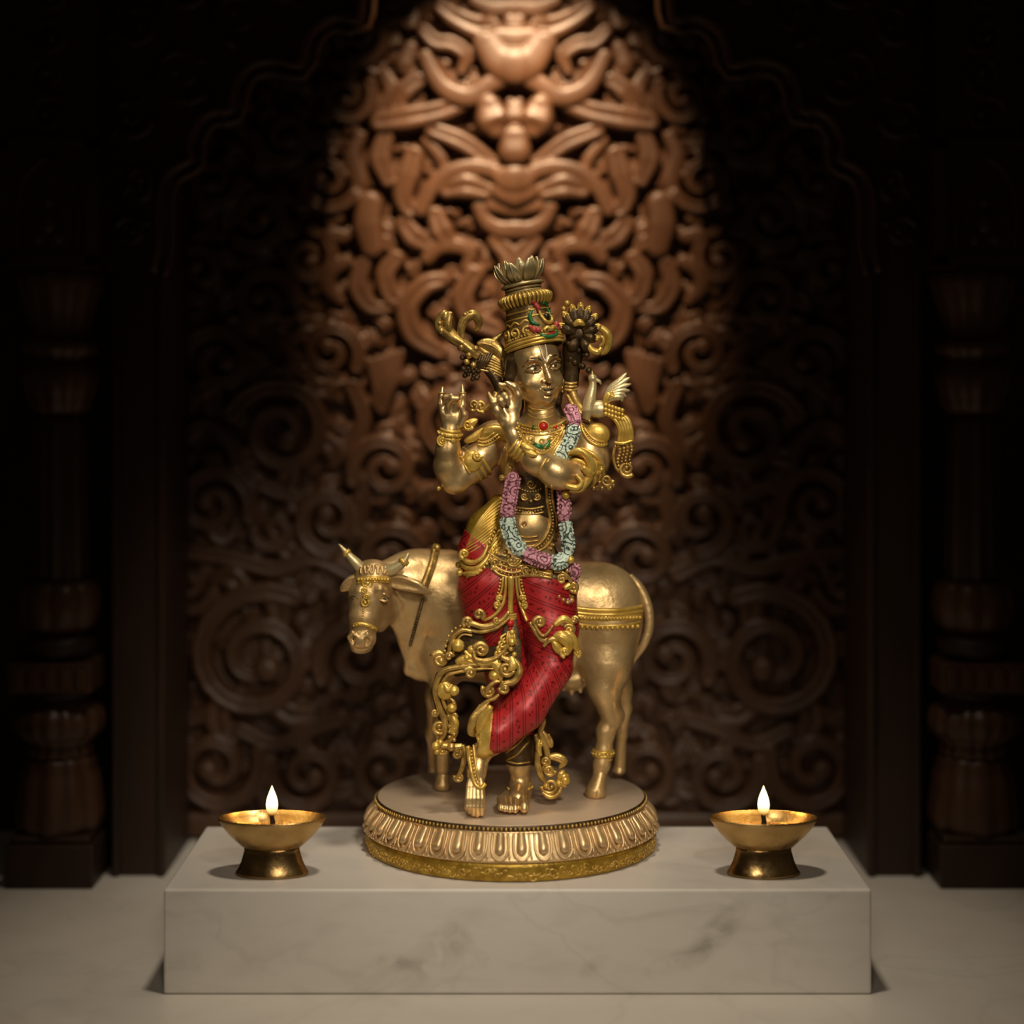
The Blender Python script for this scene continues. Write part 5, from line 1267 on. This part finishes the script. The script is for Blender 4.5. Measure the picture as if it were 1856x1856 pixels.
sc([(858, 1180), (862, 1194), (876, 1198), (896, 1194), (912, 1182), (923, 1167)], [4, 5, 5.5, 5, 4, 3], SD - 6, -78); sc([(856, 1190), (870, 1204), (898, 1202), (916, 1190)], [3, 4, 4, 3], SD - 4, -76)
sc([(905, 1204), (876, 1203), (850, 1206), (822, 1210), (805, 1216), (794, 1230), (789, 1250), (795, 1278), (806, 1305), (806, 1328), (796, 1344)], [3, 5, 5.5, 5.5, 6, 6, 6, 6, 7, 6, 4], SD - 4, SD + 14)
sc([(896, 1212), (870, 1212), (842, 1216), (816, 1222), (804, 1234), (800, 1252), (806, 1278), (817, 1302), (816, 1330)], [2, 3, 3, 3, 3.4, 3.4, 3.4, 4, 3], SD - 8, SD + 8)
o.curl(852, 1220, 11, 200, 1.4, 1, SD - 4, 4.6)
sc([(932, 1195), (941, 1208), (941, 1222), (930, 1236), (914, 1240), (906, 1250)], [4, 5.5, 6.5, 6.5, 5.5, 4], -84, -84); o.curl(914, 1248, 9, 190, 1.5, -1, -86, 4.2)
o.curl(918, 1212, 14, 10, 1.4, 1, -82, 5); sc([(908, 1190), (920, 1196), (934, 1200)], [4, 6, 4], -82)
sc([(912, 1236), (898, 1236), (886, 1246), (878, 1262)], [3, 4.5, 4.5, 3], -74); o.curl(886, 1252, 13, 220, 1.5, -1, -72, 4)
sc([(905, 1258), (896, 1266), (886, 1270)], [3, 4, 3], -80)
o.curl(788, 1291, 7, 0, 1.2, 1, SD + 12, 4); o.curl(797, 1318, 13, 60, 1.5, 1, SD + 12, 5); o.curl(822, 1298, 9, 200, 1.3, -1, SD + 6, 4)
sc([(812, 1262), (822, 1272), (824, 1286), (812, 1288)], [3, 4, 4, 3], SD + 4); sc([(812, 1300), (824, 1310), (824, 1330), (812, 1344), (800, 1350)], [5, 6, 6, 5, 4], SD + 8)
for k in range(6): o.ball(815 + (k % 2) * 8, 1316 + k * 5, SD + 2, 4)
sc([(790, 1342), (800, 1350), (812, 1352), (826, 1354), (838, 1352)], [4, 6, 5, 7, 5], SD + 4); o.ball(818, 1354, SD, 8); o.curl(802, 1360, 9, 0, 1.3, 1, SD + 8, 4)
o.curl(828, 1366, 9, 300, 1.4, 1, SD + 10, 4); sc([(820, 1352), (824, 1358), (832, 1360)], [3, 4, 4], SD + 6); sc([(838, 1350), (842, 1364), (840, 1382), (834, 1400), (826, 1412)], [4, 5, 5, 3], SD + 14); o.curl(832, 1408, 9, 200, 1.4, -1, SD + 16, 4)
o.done('scrolling_cloth', M_OLD)
o = Orn()
for x, y, r in ((830, 1170, 12), (855, 1177, 8), (896, 1224, 11), (823, 1252, 10), (819, 1283, 9), (846, 1192, 6), (790, 1352, 8), (798, 1346, 6), (792, 1362, 6)): o.ball(x, y, SD - 2, r)
o.b.ball(Lc(807, 1252, SD), (15, 17, 8), 14, 10); o.leaf([(806, 1240, SD - 8), (812, 1250, SD - 10), (820, 1240, SD - 8)], 5, 3)
o.leaf([(826, 1200, SD + 2), (846, 1196, SD), (870, 1206, SD)], 9, 4); o.leaf([(870, 1206, -72), (894, 1200, -74), (906, 1216, -76), (908, 1236, -76)], 9, 4); o.leaf([(818, 1330, SD + 4), (824, 1312, SD + 2), (820, 1296, SD + 4)], 8, 4)
o.leaf([(842, 1180, SD), (856, 1192, SD - 2), (866, 1192, SD - 2)], 5, 3); o.leaf([(926, 1190, -82), (930, 1206, -86), (922, 1216, -86)], 8, 4)
o.done('cloth_bosses', M_YEL)
o = Orn()
for k in range(6): o.free([(892 - k * 4, 1262 + k * 3, -66), (876 - k * 4, 1288 + k * 3, -68), (862 - k * 2, 1312 + k * 3, -66), (858 + k * 1, 1334, -62)], [3, 5.5, 5.5, 3])
o.done('pleated_cloth_end', M_OLD)
o = Orn()
o.leaf([(890, 1280, -98), (874, 1306, -92), (866, 1332, -84)], 9, 5)
o.done('cloth_hem', M_YEL)
o = Orn()
for k in range(3): o.free([(864 + k * 5, 1330 - k * 2, -80), (870 + k * 5, 1346 - k, -92), (880 + k * 4, 1362, -92), (888 + k * 3, 1370 - k * 2, -80)], [3, 4, 4, 3])
o.done('shin_bangle', M_YEL)
o = Orn()
o.line([(848, 1352), (851, 1378), (856, 1404), (862, 1422), (872, 1428), (880, 1420)], 4, 2, flds=TOR); o.line([(858, 1350), (861, 1376), (865, 1400), (869, 1416)], 2, 2, flds=TOR); o.beads([(853, 1352), (856, 1378), (860, 1402), (866, 1420), (876, 1424)], 2.5, 6.5, 4, TOR)
o.done('foot_strap', M_YEL); o = Orn()
ring_at(o, C(943, 1420, 4), C(944, 1440, 4), 18, 3.2); ring_at(o, C(943, 1427, 2), C(944, 1445, 2), 20, 3, beads=16)
o.done('anklet', M_YEL)
# ---- right-hand drapery ends
o = Orn()
sc([(960, 1128), (972, 1146), (984, 1160), (996, 1158), (1006, 1144), (1022, 1130), (1044, 1126)], [3, 5, 5.5, 5.5, 5.5, 5, 3], -84, -70); sc([(968, 1130), (980, 1150), (990, 1150), (1002, 1134)], [2, 3, 3, 2], -88)
o.curl(978, 1128, 11, 160, 1.4, 1, -86, 4.6); o.curl(1032, 1142, 11, 200, 1.5, 1, -74, 4.6); o.curl(1042, 1124, 7, 0, 1.3, -1, -68, 4)
sc([(985, 1172), (996, 1160), (1010, 1158), (1022, 1166)], [3, 5, 5, 3], -86)
sc([(990, 1036), (1000, 1054), (1012, 1068), (1026, 1078), (1040, 1082)], [3, 4, 4, 4, 3], -66, -50)
for x, y in ((1000, 1066), (1006, 1074), (1013, 1081), (1021, 1087), (1029, 1092), (996, 1056)): o.ball(x, y, -66, 4)
o.curl(1038, 1066, 11, 200, 1.4, 1, -56, 4.6); o.curl(1018, 1050, 10, 0, 1.4, -1, -62, 4); sc([(1004, 1036), (1016, 1036), (1028, 1044), (1036, 1056)], [3, 4, 4, 3], -62); o.ball(1028, 1034, -62, 5)
o.done('hip_drapery', M_OLD)
o = Orn()
o.leaf([(1004, 1156, -84), (1018, 1154, -88), (1030, 1168, -86), (1028, 1188, -80)], 11, 6); o.leaf([(1010, 1152, -80), (1030, 1152, -82), (1042, 1168, -78), (1048, 1184, -72)], 9, 5); o.leaf([(1002, 1162, -86), (1012, 1176, -86), (1022, 1188, -80)], 8, 5)
o.curl(1024, 1182, 9, 90, 1.4, 1, -90, 4); o.curl(1046, 1184, 7, 90, 1.4, -1, -74, 3.6); o.leaf([(1004, 1134, -80), (1022, 1122, -78), (1040, 1132, -74)], 7, 4)
o.done('leaf_ornament', M_YEL); o = Orn()
o.ball(1034, 1015, -74, 7.5); o.leaf([(1022, 1066, -62), (1038, 1060, -56), (1046, 1074, -50)], 7, 4); o.ball(1042, 1072, -56, 5)
o.done('hip_leaf', M_YEL); o = Orn(); o.ball(1036, 1088, -52, 5)
o.done('hip_buds', M_YEL)
o = Orn(); o.ball(1030, 1090, -58, 6); o.ball(1022, 1094, -58, 4.5); o.ball(1040, 1046, -58, 6); o.ball(1044, 1052, -56, 5); o.done('rosebuds', M_PINK)
# ---- trouser cuff and trailing cloth by the planted foot
o = Orn(); b = o.b
cfz = Field((895, 1295, -40), (995, 1405, 60), 1.6); cfz.chain([C(938, 1300, 10), C(938, 1345, 7), C(941, 1386, 3)], [29, 28, 23], 6); cfz.chain([C(965, 1310, 22), C(968, 1360, 22), C(966, 1420, 22)], [16, 17, 10], 8)
cfz.a[:, cfz.ax[1] > 1392 - 6, :] = np.maximum(cfz.a[:, cfz.ax[1] > 1386, :], 3)
smesh('trouser_cuff', [cfz.mesh()], M_DARK, figure); cfd = cfz.depth(); CFD = [(cfz, cfd)]
for k in range(3): o.line([(918, 1378 - k * 14), (938, 1366 - k * 18), (958, 1344 - k * 18)], 2.4, 1, flds=CFD)
o.line([(918, 1386), (935, 1391), (960, 1388)], 2.6, 1, flds=CFD); o.line([(920, 1380), (938, 1384), (960, 1381)], 1.8, 1, flds=CFD); o.done('cuff_trim', M_OLD)
o = Orn(); TD = 0
sc([(975, 1290), (984, 1305), (980, 1325), (986, 1345), (992, 1370), (985, 1395), (980, 1415)], [3, 6, 6, 6, 6, 5, 4], TD); sc([(978, 1320), (990, 1335), (998, 1352), (1000, 1344), (994, 1330)], [3, 5, 4, 3, 2], TD)
sc([(970, 1330), (976, 1352), (974, 1380), (980, 1405), (990, 1420)], [4, 6, 6, 6, 4], TD - 6); o.leaf([(992, 1372, TD), (1008, 1372, TD), (1022, 1380, TD), (1012, 1394, TD)], 8, 4)
o.curl(996, 1396, 11, 0, 1.5, 1, TD - 6, 4.4); o.curl(988, 1380, 9, 90, 1.4, -1, TD - 6, 4); o.curl(997, 1424, 16, 180, 1.4, -1, TD - 8, 4.6); sc([(982, 1436), (996, 1444), (1010, 1440), (1018, 1426)], [3, 5, 5, 3], TD - 10)
o.done('trailing_cloth', M_OLD)
o = Orn()
for k in range(5): a = math.radians(-60 + k * 36); o.leaf([(1012, 1412, TD), (1012 + 10 * math.cos(a), 1412 + 10 * math.sin(a), TD - 4), (1012 + 21 * math.cos(a), 1412 + 19 * math.sin(a), TD)], 6, 4)
o.b.ball(Lc(1024, 1414, TD - 2), (10, 10, 9), 10, 8); o.ball(980, 1348, TD - 8, 6); o.free([(978, 1340, TD - 8), (976, 1356, TD - 10), (980, 1370, TD - 8)], [5, 6, 3]); o.ball(990, 1424, TD - 14, 6)
o.done('gold_blossom', M_YEL)
